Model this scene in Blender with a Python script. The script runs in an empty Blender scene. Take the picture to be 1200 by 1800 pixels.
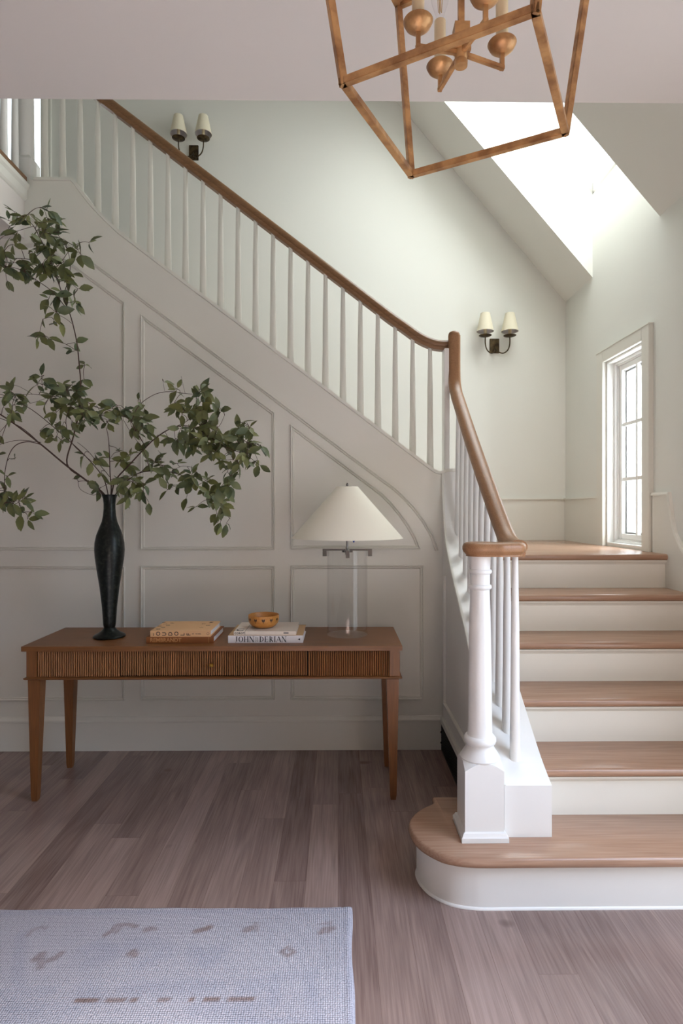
import bpy, math, random
from mathutils import Vector, Matrix
random.seed(7)
PI = math.pi
C = bpy.context.scene.collection
S = bpy.context.scene

# ------------------------------------------------------------------ camera, world, lights, exposure
F, PX, PY, CH = 1050.0, 594.0, 896.0, 1.37      # focal length (px), vanishing point of the depth axis, eye height
YAW = math.radians(0.57)
cam_d = bpy.data.cameras.new('camera'); cam = bpy.data.objects.new('camera', cam_d); C.objects.link(cam)
cam.location = (0, 0, CH); cam.rotation_euler = (PI/2, 0, -YAW)
cam_d.sensor_fit = 'HORIZONTAL'; cam_d.sensor_width = 36.0; cam_d.lens = F/1200*36
cam_d.shift_x = -(F*math.tan(YAW) - 6)/1200; cam_d.shift_y = -4/1200
cam_d.clip_start = 0.02
S.camera = cam
S.view_settings.view_transform = 'Standard'; S.view_settings.look = 'None'
S.view_settings.gamma = 1.0; S.view_settings.exposure = 0.0
try: S.view_settings.use_curve_mapping = False
except Exception: pass
w = bpy.data.worlds.new('world'); S.world = w; w.use_nodes = True
wb = w.node_tree.nodes['Background']; wb.inputs[0].default_value = (0.86, 0.93, 1.0, 1); wb.inputs[1].default_value = 3.0

def area(name, loc, target, sx, sy, power, col, spread=180):
    d = bpy.data.lights.new(name, 'AREA'); d.shape = 'RECTANGLE'; d.size = sx; d.size_y = sy
    d.energy = power; d.color = col; d.spread = math.radians(spread)
    o = bpy.data.objects.new(name, d); C.objects.link(o); o.location = loc
    o.rotation_euler = (Vector(target)-Vector(loc)).to_track_quat('-Z', 'Y').to_euler()
    return o
# daylight through: the roof light, the landing window, the upper hall window, the entrance glazing on the right; the two rear lamps are added fill
area('skylight_daylight', (1.36, 3.83, 4.19), (0.92, 3.83, 3.82), 0.86, 1.46, 36, (0.95, 1.0, 0.98))
area('landing_window_daylight', (2.22, 3.86, 1.78), (0.0, 3.6, 1.60), .9, 1.5, 72, (0.87, 0.95, 1.0))
area('hall_window_daylight', (-2.65, 5.15, 4.5), (-2.4, 3.0, 4.2), 0.7, 1.6, 2.5, (0.98, 0.98, 0.94))
area('entrance_daylight', (1.79, 1.10, 1.70), (0.25, 1.0, 0.1), 1.3, 1.3, 25, (0.56, 0.72, 1.0), 108)
area('added_bounce_fill', (0.9, -2.95, 2.3), (0.1, -0.6, 0.0), 0.8, 0.8, 175, (0.96, 0.96, 0.98), 35)  # added lamp, no window here; its floor bounce lifts ceiling and panelling
area('added_warm_fill', (1.35, -2.9, 1.7), (1.45, 3.0, 0.9), 0.9, 1.6, 2.2, (1.0, 0.82, 0.68), 40)  # added lamp to warm the risers, solid wall behind it

# ------------------------------------------------------------------ helpers
def at(x, y, Y):            # photo pixel at depth Y -> world point
    return Vector(((x-PX)*Y/F, Y, CH-(y-PY)*Y/F))

class MB:
    def __init__(s): s.v = []; s.f = []; s.col = []
    def add(s, vs, fs):
        n = len(s.v); s.v += [tuple(p) for p in vs]; s.f += [tuple(i+n for i in f) for f in fs]; return s
    def box(s, x0, x1, y0, y1, z0, z1):
        return s.add([(x0,y0,z0),(x1,y0,z0),(x1,y1,z0),(x0,y1,z0),(x0,y0,z1),(x1,y0,z1),(x1,y1,z1),(x0,y1,z1)],
                     [(3,2,1,0),(4,5,6,7),(0,1,5,4),(1,2,6,5),(2,3,7,6),(3,0,4,7)])
    def prism(s, pts, a, b, axis='y'):      # 2-D outline extruded from a to b along the axis
        def P(u, v, t): return {'y': (u, t, v), 'x': (t, u, v), 'z': (u, v, t)}[axis]
        n = len(pts)
        vs = [P(u, v, a) for u, v in pts] + [P(u, v, b) for u, v in pts]
        fs = [tuple(range(n-1, -1, -1)), tuple(range(n, 2*n))] + [(i, (i+1) % n, n+(i+1) % n, n+i) for i in range(n)]
        return s.add(vs, fs)
    def lathe(s, prof, c=(0,0,0), n=28, caps=True):  # prof: (r, z)
        vs = []; fs = []; m = len(prof)
        for r, z in prof:
            for k in range(n):
                a = 2*PI*k/n; vs.append((c[0]+r*math.cos(a), c[1]+r*math.sin(a), c[2]+z))
        for i in range(m-1):
            for k in range(n):
                fs.append((i*n+k, i*n+(k+1) % n, (i+1)*n+(k+1) % n, (i+1)*n+k))
        if caps: fs += [tuple(range(n-1, -1, -1)), tuple((m-1)*n+k for k in range(n))]
        return s.add(vs, fs)
    def tube(s, pts, rad, n=8):
        pts = [Vector(p) for p in pts]; m = len(pts)
        if not hasattr(rad, '__len__'): rad = [rad]*m
        vs = []; fs = []; ref = None
        for i, p in enumerate(pts):
            t = (pts[min(i+1, m-1)]-pts[max(i-1, 0)]).normalized()
            if ref is None: ref = t.orthogonal().normalized()
            ref = (ref - t*ref.dot(t)); ref = ref.normalized() if ref.length > 1e-6 else t.orthogonal().normalized()
            b = t.cross(ref)
            for k in range(n):
                a = 2*PI*k/n; vs.append(p+(ref*math.cos(a)+b*math.sin(a))*rad[i])
        for i in range(m-1):
            for k in range(n): fs.append((i*n+k, i*n+(k+1) % n, (i+1)*n+(k+1) % n, (i+1)*n+k))
        fs += [tuple(range(n-1, -1, -1)), tuple((m-1)*n+k for k in range(n))]
        return s.add(vs, fs)
    def sweep(s, pts, prof, side, closed=False):
        # prof: (u, v); u along 'side' (constant vector, out of the path's plane), v along the in-plane normal; mitred corners
        pts = [Vector(p) for p in pts]; side = Vector(side).normalized(); m = len(pts); n = len(prof); vs = []; fs = []
        for i, p in enumerate(pts):
            if closed: a = pts[i-1]; b = pts[(i+1) % m]
            else: a = pts[max(i-1, 0)]; b = pts[min(i+1, m-1)]
            t1 = (p-a).normalized() if (p-a).length > 1e-9 else (b-p).normalized()
            t2 = (b-p).normalized() if (b-p).length > 1e-9 else t1
            n1 = side.cross(t1).normalized(); n2 = side.cross(t2).normalized()
            nn = (n1+n2); nn = nn.normalized() if nn.length > 1e-6 else n1
            k = 1/max(0.35, nn.dot(n1))
            for u, v in prof: vs.append(p+side*u+nn*(v*k))
        rng = m if closed else m-1
        for i in range(rng):
            j = (i+1) % m
            for k in range(n): fs.append((i*n+k, i*n+(k+1) % n, j*n+(k+1) % n, j*n+k))
        if not closed: fs += [tuple(range(n-1, -1, -1)), tuple((m-1)*n+k for k in range(n))]
        return s.add(vs, fs)

def link(name, mb, m, parent=None, smooth=None, loc=None, bevel=0):
    me = bpy.data.meshes.new(name); me.from_pydata(mb.v, [], mb.f); me.validate(); me.update()
    import bmesh
    bm = bmesh.new(); bm.from_mesh(me); bmesh.ops.recalc_face_normals(bm, faces=bm.faces)
    if bevel: bmesh.ops.bevel(bm, geom=[e for e in bm.edges if len(e.link_faces) == 2 and e.calc_face_angle(0) > 0.5], offset=bevel, segments=2, affect='EDGES')
    bm.to_mesh(me); bm.free()
    if smooth is not None:
        me.shade_smooth(); me.set_sharp_from_angle(angle=math.radians(smooth))
    me.materials.append(m)
    o = bpy.data.objects.new(name, me); C.objects.link(o)
    if parent: o.parent = parent
    if loc: o.location = loc
    return o
def tag(o, label, cat, group=None, kind=None):
    if label: o['label'] = label
    if cat: o['category'] = cat
    if group: o['group'] = group
    if kind: o['kind'] = kind
    return o
def empty(name, loc, label, cat, group=None):
    o = bpy.data.objects.new(name, None); C.objects.link(o); o.location = loc; o.empty_display_size = .05
    return tag(o, label, cat, group)
def struct(o, label=None):
    o['kind'] = 'structure'
    if label: o['label'] = label
    return o
def rebase(root):           # children were modelled in world coordinates: keep them there
    for ch in root.children: ch.location = ch.location - root.location
def bez(p, n=8):            # Catmull-Rom through points
    p = [Vector(q) for q in p]; out = []
    for i in range(len(p)-1):
        a = p[max(i-1, 0)]; b = p[i]; c = p[i+1]; d = p[min(i+2, len(p)-1)]
        for k in range(n):
            t = k/n
            out.append(0.5*((2*b)+(c-a)*t+(2*a-5*b+4*c-d)*t*t+(3*b-a-3*c+d)*t**3))
    out.append(p[-1]); return out

# ------------------------------------------------------------------ materials
def lin(c): return tuple(((x/255)/12.92 if x/255 <= .04045 else ((x/255+.055)/1.055)**2.4) for x in c)+(1,)
def mat(name, rgb, rough=.6, metal=0, spec=.5, coat=0, bump=None, mottle=None):
    m = bpy.data.materials.new(name); m.use_nodes = True; nt = m.node_tree; b = nt.nodes['Principled BSDF']
    b.inputs['Base Color'].default_value = lin(rgb); b.inputs['Roughness'].default_value = rough
    b.inputs['Metallic'].default_value = metal; b.inputs['Specular IOR Level'].default_value = spec
    if coat: b.inputs['Coat Weight'].default_value = coat
    tc = nt.nodes.new('ShaderNodeTexCoord')
    sc, am, dist = bump or (60, .04, .002)
    nz = nt.nodes.new('ShaderNodeTexNoise'); nz.inputs['Scale'].default_value = sc; nz.inputs['Detail'].default_value = 4
    nt.links.new(tc.outputs['Object'], nz.inputs['Vector'])
    bp = nt.nodes.new('ShaderNodeBump'); bp.inputs['Strength'].default_value = am; bp.inputs['Distance'].default_value = dist
    nt.links.new(nz.outputs['Fac'], bp.inputs['Height']); nt.links.new(bp.outputs['Normal'], b.inputs['Normal'])
    if mottle:
        rgb2, ms, lo, hi = mottle
        n2 = nt.nodes.new('ShaderNodeTexNoise'); n2.inputs['Scale'].default_value = ms; n2.inputs['Detail'].default_value = 6
        nt.links.new(tc.outputs['Object'], n2.inputs['Vector'])
        r = nt.nodes.new('ShaderNodeValToRGB'); r.color_ramp.elements[0].position = lo; r.color_ramp.elements[1].position = hi
        r.color_ramp.elements[0].color = lin(rgb); r.color_ramp.elements[1].color = lin(rgb2)
        nt.links.new(n2.outputs['Fac'], r.inputs['Fac']); nt.links.new(r.outputs['Color'], b.inputs['Base Color'])
    return m
def wood(name, c1, c2, axis=0, rough=.45, scale=1.0, planks=None, coat=0):
    """grain runs along the axis (0=x 1=y 2=z); planks=(width, length) lays boards along y"""
    m = bpy.data.materials.new(name); m.use_nodes = True; nt = m.node_tree; b = nt.nodes['Principled BSDF']; L = nt.links.new
    tc = nt.nodes.new('ShaderNodeTexCoord'); src = tc.outputs['Object']
    if planks:
        def mt(op, x, y=None):
            n_ = nt.nodes.new('ShaderNodeMath'); n_.operation = op
            for i_, v_ in enumerate((x, y)):
                if v_ is None: continue
                if isinstance(v_, (int, float)): n_.inputs[i_].default_value = v_
                else: L(v_, n_.inputs[i_])
            return n_.outputs[0]
        sx = nt.nodes.new('ShaderNodeSeparateXYZ'); L(src, sx.inputs[0])
        u = mt('DIVIDE', sx.outputs[0], planks[0]); row = mt('FLOOR', u)
        wn = nt.nodes.new('ShaderNodeTexWhiteNoise'); wn.noise_dimensions = '1D'; L(row, wn.inputs['W'])
        v = mt('ADD', mt('DIVIDE', sx.outputs[1], planks[1]), mt('MULTIPLY', wn.outputs['Value'], 7.0)); colm = mt('FLOOR', v)
        cv = nt.nodes.new('ShaderNodeCombineXYZ'); L(row, cv.inputs[0]); L(colm, cv.inputs[1])
        br = nt.nodes.new('ShaderNodeTexWhiteNoise'); br.noise_dimensions = '2D'; L(cv.outputs[0], br.inputs['Vector'])
        fu = mt('FRACT', u); fv = mt('FRACT', v)
        eu = mt('MULTIPLY', mt('MINIMUM', fu, mt('SUBTRACT', 1.0, fu)), planks[0]); ev = mt('MULTIPLY', mt('MINIMUM', fv, mt('SUBTRACT', 1.0, fv)), planks[1])
        seam = mt('LESS_THAN', mt('MINIMUM', eu, ev), .0007)
        sc = nt.nodes.new('ShaderNodeVectorMath'); sc.operation = 'SCALE'; sc.inputs['Scale'].default_value = 13.0
        L(br.outputs['Color'], sc.inputs[0])
        ad = nt.nodes.new('ShaderNodeVectorMath'); ad.operation = 'ADD'; L(src, ad.inputs[0]); L(sc.outputs[0], ad.inputs[1]); src = ad.outputs[0]
    mp = nt.nodes.new('ShaderNodeMapping'); s = [9*scale]*3; s[axis] = .9*scale; mp.inputs['Scale'].default_value = s; L(src, mp.inputs['Vector'])
    n1 = nt.nodes.new('ShaderNodeTexNoise'); n1.inputs['Scale'].default_value = 1.0; n1.inputs['Detail'].default_value = 3; n1.inputs['Distortion'].default_value = .6; L(mp.outputs[0], n1.inputs['Vector'])
    mul = nt.nodes.new('ShaderNodeMath'); mul.operation = 'MULTIPLY'; mul.inputs[1].default_value = 26; L(n1.outputs['Fac'], mul.inputs[0])
    sn = nt.nodes.new('ShaderNodeMath'); sn.operation = 'SINE'; L(mul.outputs[0], sn.inputs[0])
    mp2 = nt.nodes.new('ShaderNodeMapping'); s = [170*scale]*3; s[axis] = 5*scale; mp2.inputs['Scale'].default_value = s; L(src, mp2.inputs['Vector'])
    n2 = nt.nodes.new('ShaderNodeTexNoise'); n2.inputs['Detail'].default_value = 2; n2.inputs['Scale'].default_value = 1; L(mp2.outputs[0], n2.inputs['Vector'])
    sm_ = nt.nodes.new('ShaderNodeMath'); sm_.operation = 'MULTIPLY_ADD'; sm_.inputs[1].default_value = .55 if planks else 1.0; sm_.inputs[2].default_value = .225 if planks else 0.0; L(n2.outputs['Fac'], sm_.inputs[0])
    a1 = nt.nodes.new('ShaderNodeMath'); a1.operation = 'MULTIPLY_ADD'; a1.inputs[1].default_value = .065; L(sn.outputs[0], a1.inputs[0]); L(sm_.outputs[0], a1.inputs[2])
    last = a1.outputs[0]
    if planks:
        bw = nt.nodes.new('ShaderNodeSeparateColor'); L(br.outputs['Color'], bw.inputs[0])
        a2 = nt.nodes.new('ShaderNodeMath'); a2.operation = 'MULTIPLY_ADD'; a2.inputs[1].default_value = .34; L(bw.outputs[0], a2.inputs[0]); L(last, a2.inputs[2])
        a3 = nt.nodes.new('ShaderNodeMath'); a3.operation = 'SUBTRACT'; a3.inputs[1].default_value = .17; L(a2.outputs[0], a3.inputs[0]); last = a3.outputs[0]
    r = nt.nodes.new('ShaderNodeValToRGB'); r.color_ramp.elements[0].position = .15; r.color_ramp.elements[1].position = .85
    r.color_ramp.elements[0].color = lin(c2); r.color_ramp.elements[1].color = lin(c1); L(last, r.inputs['Fac'])
    col = r.outputs['Color']
    if planks:      # knots and open seams
        vo = nt.nodes.new('ShaderNodeTexNoise'); vo.inputs['Scale'].default_value = 5.5; vo.inputs['Detail'].default_value = 1; L(src, vo.inputs['Vector'])
        kr = nt.nodes.new('ShaderNodeValToRGB'); kr.color_ramp.elements[0].position = .77; kr.color_ramp.elements[1].position = .86; L(vo.outputs['Fac'], kr.inputs['Fac'])
        mx = nt.nodes.new('ShaderNodeMix'); mx.data_type = 'RGBA'; mx.inputs['B'].default_value = lin((92, 70, 60)); L(col, mx.inputs['A']); L(kr.outputs['Color'], mx.inputs['Factor']); 
        mx2 = nt.nodes.new('ShaderNodeMix'); mx2.data_type = 'RGBA'; mx2.inputs['B'].default_value = lin((85, 62, 50)); L(mx.outputs['Result'], mx2.inputs['A'])
        fm = nt.nodes.new('ShaderNodeMath'); fm.operation = 'MULTIPLY'; fm.inputs[1].default_value = .5; L(seam, fm.inputs[0]); L(fm.outputs[0], mx2.inputs['Factor']); col = mx2.outputs['Result']
    L(col, b.inputs['Base Color']); b.inputs['Roughness'].default_value = rough
    b.inputs['Coat Weight'].default_value = coat
    bp = nt.nodes.new('ShaderNodeBump'); bp.inputs['Strength'].default_value = .12; bp.inputs['Distance'].default_value = .002
    L(n2.outputs['Fac'], bp.inputs['Height']); L(bp.outputs['Normal'], b.inputs['Normal'])
    return m
M = {}
M['wall'] = mat('wall_paint', (229, 229, 222), .75)
M['trim'] = mat('trim_paint', (229, 227, 218), .42)
M['gloss'] = mat('satin_white_paint', (235, 233, 229), .28)
M['ceil'] = mat('ceiling_paint', (226, 220, 214), .85)
M['floor'] = wood('oak_floor', (160, 137, 128), (104, 83, 77), 1, .26, 1.0, planks=(.118, 1.5))
M['tread'] = wood('oak_tread', (178, 144, 120), (150, 114, 92), 0, .24, 1.0)
M['rail'] = wood('oak_rail', (170, 126, 88), (138, 98, 66), 1, .42, 1.6)
M['railx'] = wood('oak_rail_x', (140, 102, 68), (108, 74, 44), 0, .38, 1.6)
M['table'] = wood('walnut_stained_oak', (132, 84, 42), (102, 63, 29), 0, .42, 1.4)
M['tablez'] = wood('walnut_stained_oak_upright', (136, 86, 44), (102, 62, 29), 2, .45, 1.4)
M['reed'] = wood('reeded_oak', (172, 118, 72), (122, 78, 44), 2, .5, 1.4)
M['gap'] = mat('dark_gap', (30, 20, 14), .9)
M['black'] = mat('black_metal', (14, 14, 15), .5, .3)
M['vase'] = mat('dark_bronze_patina', (22, 26, 24), .34, .55, bump=(90, .2, .002), mottle=((50, 56, 48), 60, .48, .8))
M['gold'] = mat('aged_gilt_iron', (204, 160, 108), .42, .5, bump=(120, .35, .002), mottle=((150, 108, 70), 26, .40, .66))
M['bronze'] = mat('antique_bronze', (92, 76, 52), .45, .8, mottle=((60, 48, 34), 40, .4, .6))
M['brass'] = mat('brass', (190, 150, 70), .28, 1)
M['chrome'] = mat('polished_nickel', (150, 147, 146), .12, 1)
M['candle'] = mat('cream_candle_sleeve', (226, 208, 170), .5)
M['linen'] = mat('linen_shade', (236, 230, 214), .85, bump=(900, .15, .001))
M['shade'] = mat('cream_paper_shade', (230, 222, 198), .8)
M['shade_in'] = mat('shade_lining', (210, 204, 204), .8)
M['blue'] = mat('blue_plastic', (20, 60, 150), .4)
M['stem'] = mat('branch_bark', (74, 54, 44), .8)
M['paper'] = mat('page_block', (226, 224, 226), .8, bump=(600, .3, .001))
M['tan'] = mat('tan_book_cloth', (212, 168, 122), .7)
M['brown'] = mat('brown_book_cloth', (132, 76, 32), .6)
M['kraft'] = mat('kraft_cover', (196, 160, 116), .7)
M['cream'] = mat('cream_book_cover', (226, 214, 200), .5)
M['white_cover'] = mat('white_book_cover', (228, 224, 224), .5)
M['ink'] = mat('black_ink', (20, 20, 22), .6)
M['copper_ink'] = mat('copper_foil', (190, 138, 84), .4)
M['grey_ink'] = mat('grey_ink', (110, 106, 104), .6)
M['bowl'] = wood('bowl_wood', (206, 146, 72), (170, 108, 44), 0, .4, 3)
def leafmat():
    m = bpy.data.materials.new('leaf'); m.use_nodes = True; nt = m.node_tree; b = nt.nodes['Principled BSDF']
    tc = nt.nodes.new('ShaderNodeTexCoord'); n = nt.nodes.new('ShaderNodeTexNoise'); n.inputs['Scale'].default_value = 9
    nt.links.new(tc.outputs['Object'], n.inputs['Vector'])
    r = nt.nodes.new('ShaderNodeValToRGB'); r.color_ramp.elements[0].position = .35; r.color_ramp.elements[1].position = .66
    r.color_ramp.elements[0].color = lin((72, 86, 58)); r.color_ramp.elements[1].color = lin((116, 118, 66))
    nt.links.new(n.outputs['Fac'], r.inputs['Fac']); nt.links.new(r.outputs['Color'], b.inputs['Base Color'])
    b.inputs['Roughness'].default_value = .5; b.inputs['Transmission Weight'].default_value = 0
    return m
M['leaf'] = leafmat()
def glass(name, rough=0.0, tint=(1, 1, 1, 1)):
    m = bpy.data.materials.new(name); m.use_nodes = True; nt = m.node_tree; nt.nodes.remove(nt.nodes['Principled BSDF'])
    out = nt.nodes['Material Output']; t = nt.nodes.new('ShaderNodeBsdfTransparent'); t.inputs[0].default_value = tint
    g = nt.nodes.new('ShaderNodeBsdfGlossy'); g.inputs['Roughness'].default_value = .03
    fr = nt.nodes.new('ShaderNodeFresnel'); fr.inputs['IOR'].default_value = 1.45
    ge = nt.nodes.new('ShaderNodeNewGeometry'); su = nt.nodes.new('ShaderNodeMath'); su.operation = 'SUBTRACT'; su.inputs[0].default_value = 1; nt.links.new(ge.outputs['Backfacing'], su.inputs[1])
    mu = nt.nodes.new('ShaderNodeMath'); mu.operation = 'MULTIPLY'; nt.links.new(su.outputs[0], mu.inputs[0]); nt.links.new(fr.outputs[0], mu.inputs[1])
    mx = nt.nodes.new('ShaderNodeMixShader')
    nt.links.new(mu.outputs[0], mx.inputs[0]); nt.links.new(t.outputs[0], mx.inputs[1]); nt.links.new(g.outputs[0], mx.inputs[2]); nt.links.new(mx.outputs[0], out.inputs[0])
    return m
M['glass'] = glass('clear_glass', tint=(.97, .98, .98, 1))
M['clear'] = glass('lamp_glass', tint=(.985, .985, .985, 1))

# ------------------------------------------------------------------ key dimensions
RISE, D1, GO = .1875, 2.012, .2476
WY = 3.418            # face of the panelled wall
WT = .16              # its thickness
BY = 4.787            # far wall of the stairwell
RX = 1.828            # right wall
SX = .600             # outer face of the lower flight's stringer
CX = .771             # inner face of it
SK0, SK1 = 3.379, 4.275   # skylight opening
LC, UF = 2.913, 3.25      # entrance ceiling, upper floor
CE = 2.255            # edge of the entrance ceiling
LX = -1.75            # edge of the upper hall floor
def nose(k): return D1 if k == 1 else 1.784+GO*k
def slope_z(x): return 3.039+1.178*(RX-x)

# ------------------------------------------------------------------ room shell
struct(link('floor', MB().box(-4.2, RX+.25, -3.2, BY+.2, -.05, 0), M['floor']))
mb = MB().box(-4.2, RX+.25, -3.2, CE, LC, UF); mb.box(-4.2, LX-.033, CE, WY, LC, UF-.02); mb.box(-4.2, LX-.033, WY+WT, BY, LC, UF-.02)
struct(link('ceiling', mb, M['ceil']))
struct(link('floor_upper', MB().box(-4.2, LX-.03, CE, WY, UF-.02, UF).box(-4.2, LX-.03, WY+.03, BY, UF-.02, UF), M['floor']))
# nosing and crown moulding along the edge of the upper floor
o = MB(); prof = [(0, -.018), (.006, -.024), (.03, -.024), (.044, -.018), (.05, 0), (.044, .018), (.03, .024), (0, .024)]
o.sweep([(LX-.02, CE, UF-.012), (LX-.02, WY, UF-.012)], [(v, u) for u, v in prof], (0, 0, 1))
struct(link('trim_1', o, M['railx'], smooth=40), 'oak nosing along the edge of the upper hall floor')
o = MB().prism([(LX-.034, UF-.03), (LX-.004, UF-.03), (LX-.006, UF-.05), (LX-.018, UF-.065), (LX-.018, UF-.11), (LX-.026, UF-.12), (LX-.034, UF-.125)], CE, WY, 'y')
struct(link('trim_2', o, M['trim']), 'white moulding under the upper hall nosing')
struct(link('wall_left', MB().box(-4.3, -4.2, -3.2, BY+.2, 0, 5.9), M['wall']))
struct(link('wall_front', MB().box(-4.3, RX+.25, -3.3, -3.2, 0, 5.9), M['wall']))
struct(link('wall_upper', MB().box(-4.3, RX+.25, CE-.25, CE-.05, UF, 5.9), M['wall']))
# far wall of the stairwell with the hall window opening (x -2.9..-2.36)
HW0, HW1, HZ0, HZ1 = -2.95, -2.36, 3.75, 5.2
mb = MB().box(-4.3, HW0, BY, BY+.2, 0, 5.9).box(HW1, RX+.25, BY, BY+.2, 0, 5.9).box(HW0, HW1, BY, BY+.2, 0, HZ0).box(HW0, HW1, BY, BY+.2, HZ1, 5.9)
struct(link('wall_stairwell', mb, M['wall']))
# right wall with the landing window and the entrance opening
W0, W1, WZ0, WZ1 = 3.53, 4.055, 1.135, 2.375
E0, E1, EZ1 = .40, 1.80, 2.42
RT = RX+.135; TOP = 3.635
mb = MB().box(RX, RT, W1, BY, 0, TOP).box(RX, RT, W0, W1, 0, WZ0).box(RX, RT, W0, W1, WZ1, TOP).box(RX, RT, E1, W0, 0, TOP)
mb.box(RX, RT, E0, E1, EZ1, TOP).box(RX, RT, -3.2, E0, 0, TOP)
struct(link('wall_right', mb, M['wall']))
# sloping ceiling with the roof-light shaft
XT = .60; T = .12
def slab(x0, x1, y0, y1, d0=0.0, d1=T): return MB().prism([(x0, slope_z(x0)+d0), (x1, slope_z(x1)+d0), (x1, slope_z(x1)+d1), (x0, slope_z(x0)+d1)], y0, y1, 'y')
mb = MB()
for a in ((-.35, RX, CE-.06, SK0), (-.35, RX, SK1, BY), (-.35, XT, SK0, SK1)):
    s_ = slab(*a); mb.add(s_.v, s_.f)
mb.box(-4.3, -.35, CE-.06, BY, 5.6, 5.75)
struct(link('ceiling_slope', mb, M['wall']))
SH = .62
mb = MB()
for a in ((XT, RX, SK1, SK1+.06, T, SH), (XT, RX, SK0-.06, SK0, T, SH)):
    s_ = slab(*a); mb.add(s_.v, s_.f)
mb.prism([(XT-.06, slope_z(XT)+T), (XT, slope_z(XT)+T), (XT, slope_z(XT)+SH), (XT-.06, slope_z(XT)+SH)], SK0, SK1, 'y')
struct(link('wall_skylight', mb, M['wall']))
# roof light: frame and pane
wr = empty('window_2', (.94, 3.83, 4.7), None, None); struct(wr, 'roof light over the stairwell'); 
s_ = slab(XT-.06, RX+.05, SK0-.06, SK1+.06, SH+.06, SH+.07); link('pane', s_, M['glass'], wr)
mb = MB()
for a in ((XT-.06, RX+.05, SK0-.06, SK0), (XT-.06, RX+.05, SK1, SK1+.06), (XT-.06, XT, SK0, SK1), (RX, RX+.05, SK0, SK1)):
    s_ = slab(*a, SH, SH+.06); mb.add(s_.v, s_.f)
link('window_frame', mb, M['gloss'], wr); rebase(wr)

# landing window
wr = empty('window_1', (RX, 3.79, WZ0), None, None); struct(wr, 'tall six-pane window on the stair landing')
CP = .028
mb = MB()   # casing, standing proud of the wall
cz1 = WZ1+.075
mb.box(RX-CP, RX+.01, W0-.085, W0, 1.125, cz1); mb.box(RX-CP, RX+.01, W1, W1+.095, 1.125, cz1); mb.box(RX-CP, RX+.01, W0, W1, WZ1, cz1)
mb.box(RX-CP-.003, RX+.005, W0-.087, W1+.10, cz1-.002, cz1+.008)

link('casing', mb, M['trim'], wr, bevel=.002)
mb = MB()   # stepped jamb liner and sash
def ring(y0, y1, z0, z1, t, x0, x1):
    mb.box(x0, x1, y0, y0+t, z0, z1); mb.box(x0, x1, y1-t, y1, z0, z1); mb.box(x0, x1, y0+t, y1-t, z0, z0+t); mb.box(x0, x1, y0+t, y1-t, z1-t, z1)
ring(W0, W1, WZ0, WZ1, .014, RX, RT); ring(W0+.014, W1-.014, WZ0+.014, WZ1-.014, .014, RX+.045, RX+.128); ring(W0+.026, W1-.026, WZ0+.026, WZ1-.026, .012, RX+.06, RX+.122)
link('jamb', mb, M['gloss'], wr, bevel=.0015)
gy0, gy1, gz0, gz1 = W0+.038, W1-.038, WZ0+.038, WZ1-.038
mb = MB(); ring(gy0, gy1, gz0, gz1, .036, RX+.07, RX+.115)
link('sash', mb, M['gloss'], wr, bevel=.003)
gy0 += .036; gy1 -= .036; gz0 += .036; gz1 -= .036
mb = MB(); ym = (gy0+gy1)/2; mb.box(RX+.076, RX+.11, ym-.011, ym+.011, gz0, gz1)
for i in (1, 2):
    z = gz0+(gz1-gz0)*i/3; mb.box(RX+.077, RX+.109, gy0, gy1, z-.011, z+.011)
link('glazing_bar', mb, M['gloss'], wr)
mb = MB(); ring(gy0-.001, gy1+.001, gz0-.001, gz1+.001, .013, RX+.098, RX+.104); mb.box(RX+.1105, RX+.113, ym-.014, ym+.002, gz0, gz1)
link('glazing_gasket', mb, M['grey_ink'], wr)
link('pane', MB().box(RX+.0935, RX+.0965, gy0, gy1, gz0, gz1), M['glass'], wr)
rebase(wr)
# upper hall window
wr = empty('window_3', (-2.65, BY, HZ0), None, None); struct(wr, 'bright window at the top of the stairs')
mb = MB(); mb.box(HW0-.08, HW0, BY-.025, BY, HZ0-.08, HZ1+.08); mb.box(HW1, HW1+.08, BY-.025, BY, HZ0-.08, HZ1+.08); mb.box(HW0, HW1, BY-.025, BY, HZ1, HZ1+.08); mb.box(HW0, HW1, BY-.025, BY, HZ0-.08, HZ0)
link('casing', mb, M['trim'], wr, bevel=.002)
link('pane', MB().box(HW0, HW1, BY+.08, BY+.085, HZ0, HZ1), M['glass'], wr); rebase(wr)

# ------------------------------------------------------------------ panelled wall under the upper flight
sc = F/WY
def wp(x, y): return ((x-PX)/sc, CH-(y-PY)/sc)
curb_px = [(62, 319), (127, 319), (133, 325), (140, 335), (151.7, 350.5), (163, 364.5), (175, 377.5), (192, 394.5), (210, 411), (240, 434), (300, 480), (420, 570), (590, 698), (700, 781.5), (745, 815.5), (758, 825), (765, 829.5), (772, 831.5), (780, 830), (786, 827.5), (801, 827)]
curb = [wp(*p) for p in curb_px]
outl = [(-4.2, 0), (SX, 0), (curb[-1][0], 0)]+curb[::-1]+[(LX-.033, curb[0][1]), (LX-.033, LC+.05), (-4.2, LC+.05)]
outl = [(-4.2, 0), (curb[-1][0], 0)]+curb[::-1]+[(LX-.033, UF), (LX-.033, LC), (-4.2, LC)]
wb_ = struct(link('wall_back', MB().prism(outl, WY, WY+WT, 'y'), M['trim']))
# cap bead along the curb
o = MB(); o.sweep([(x, WY+WT/2, z) for x, z in curb], [(-.088, -.012), (-.088, .004), (-.08, .007), (.08, .007), (.088, .004), (.088, -.012)], (0, 1, 0))
struct(link('trim_3', o, M['trim'], smooth=35), 'white cap running up the stringer under the balusters')
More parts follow.
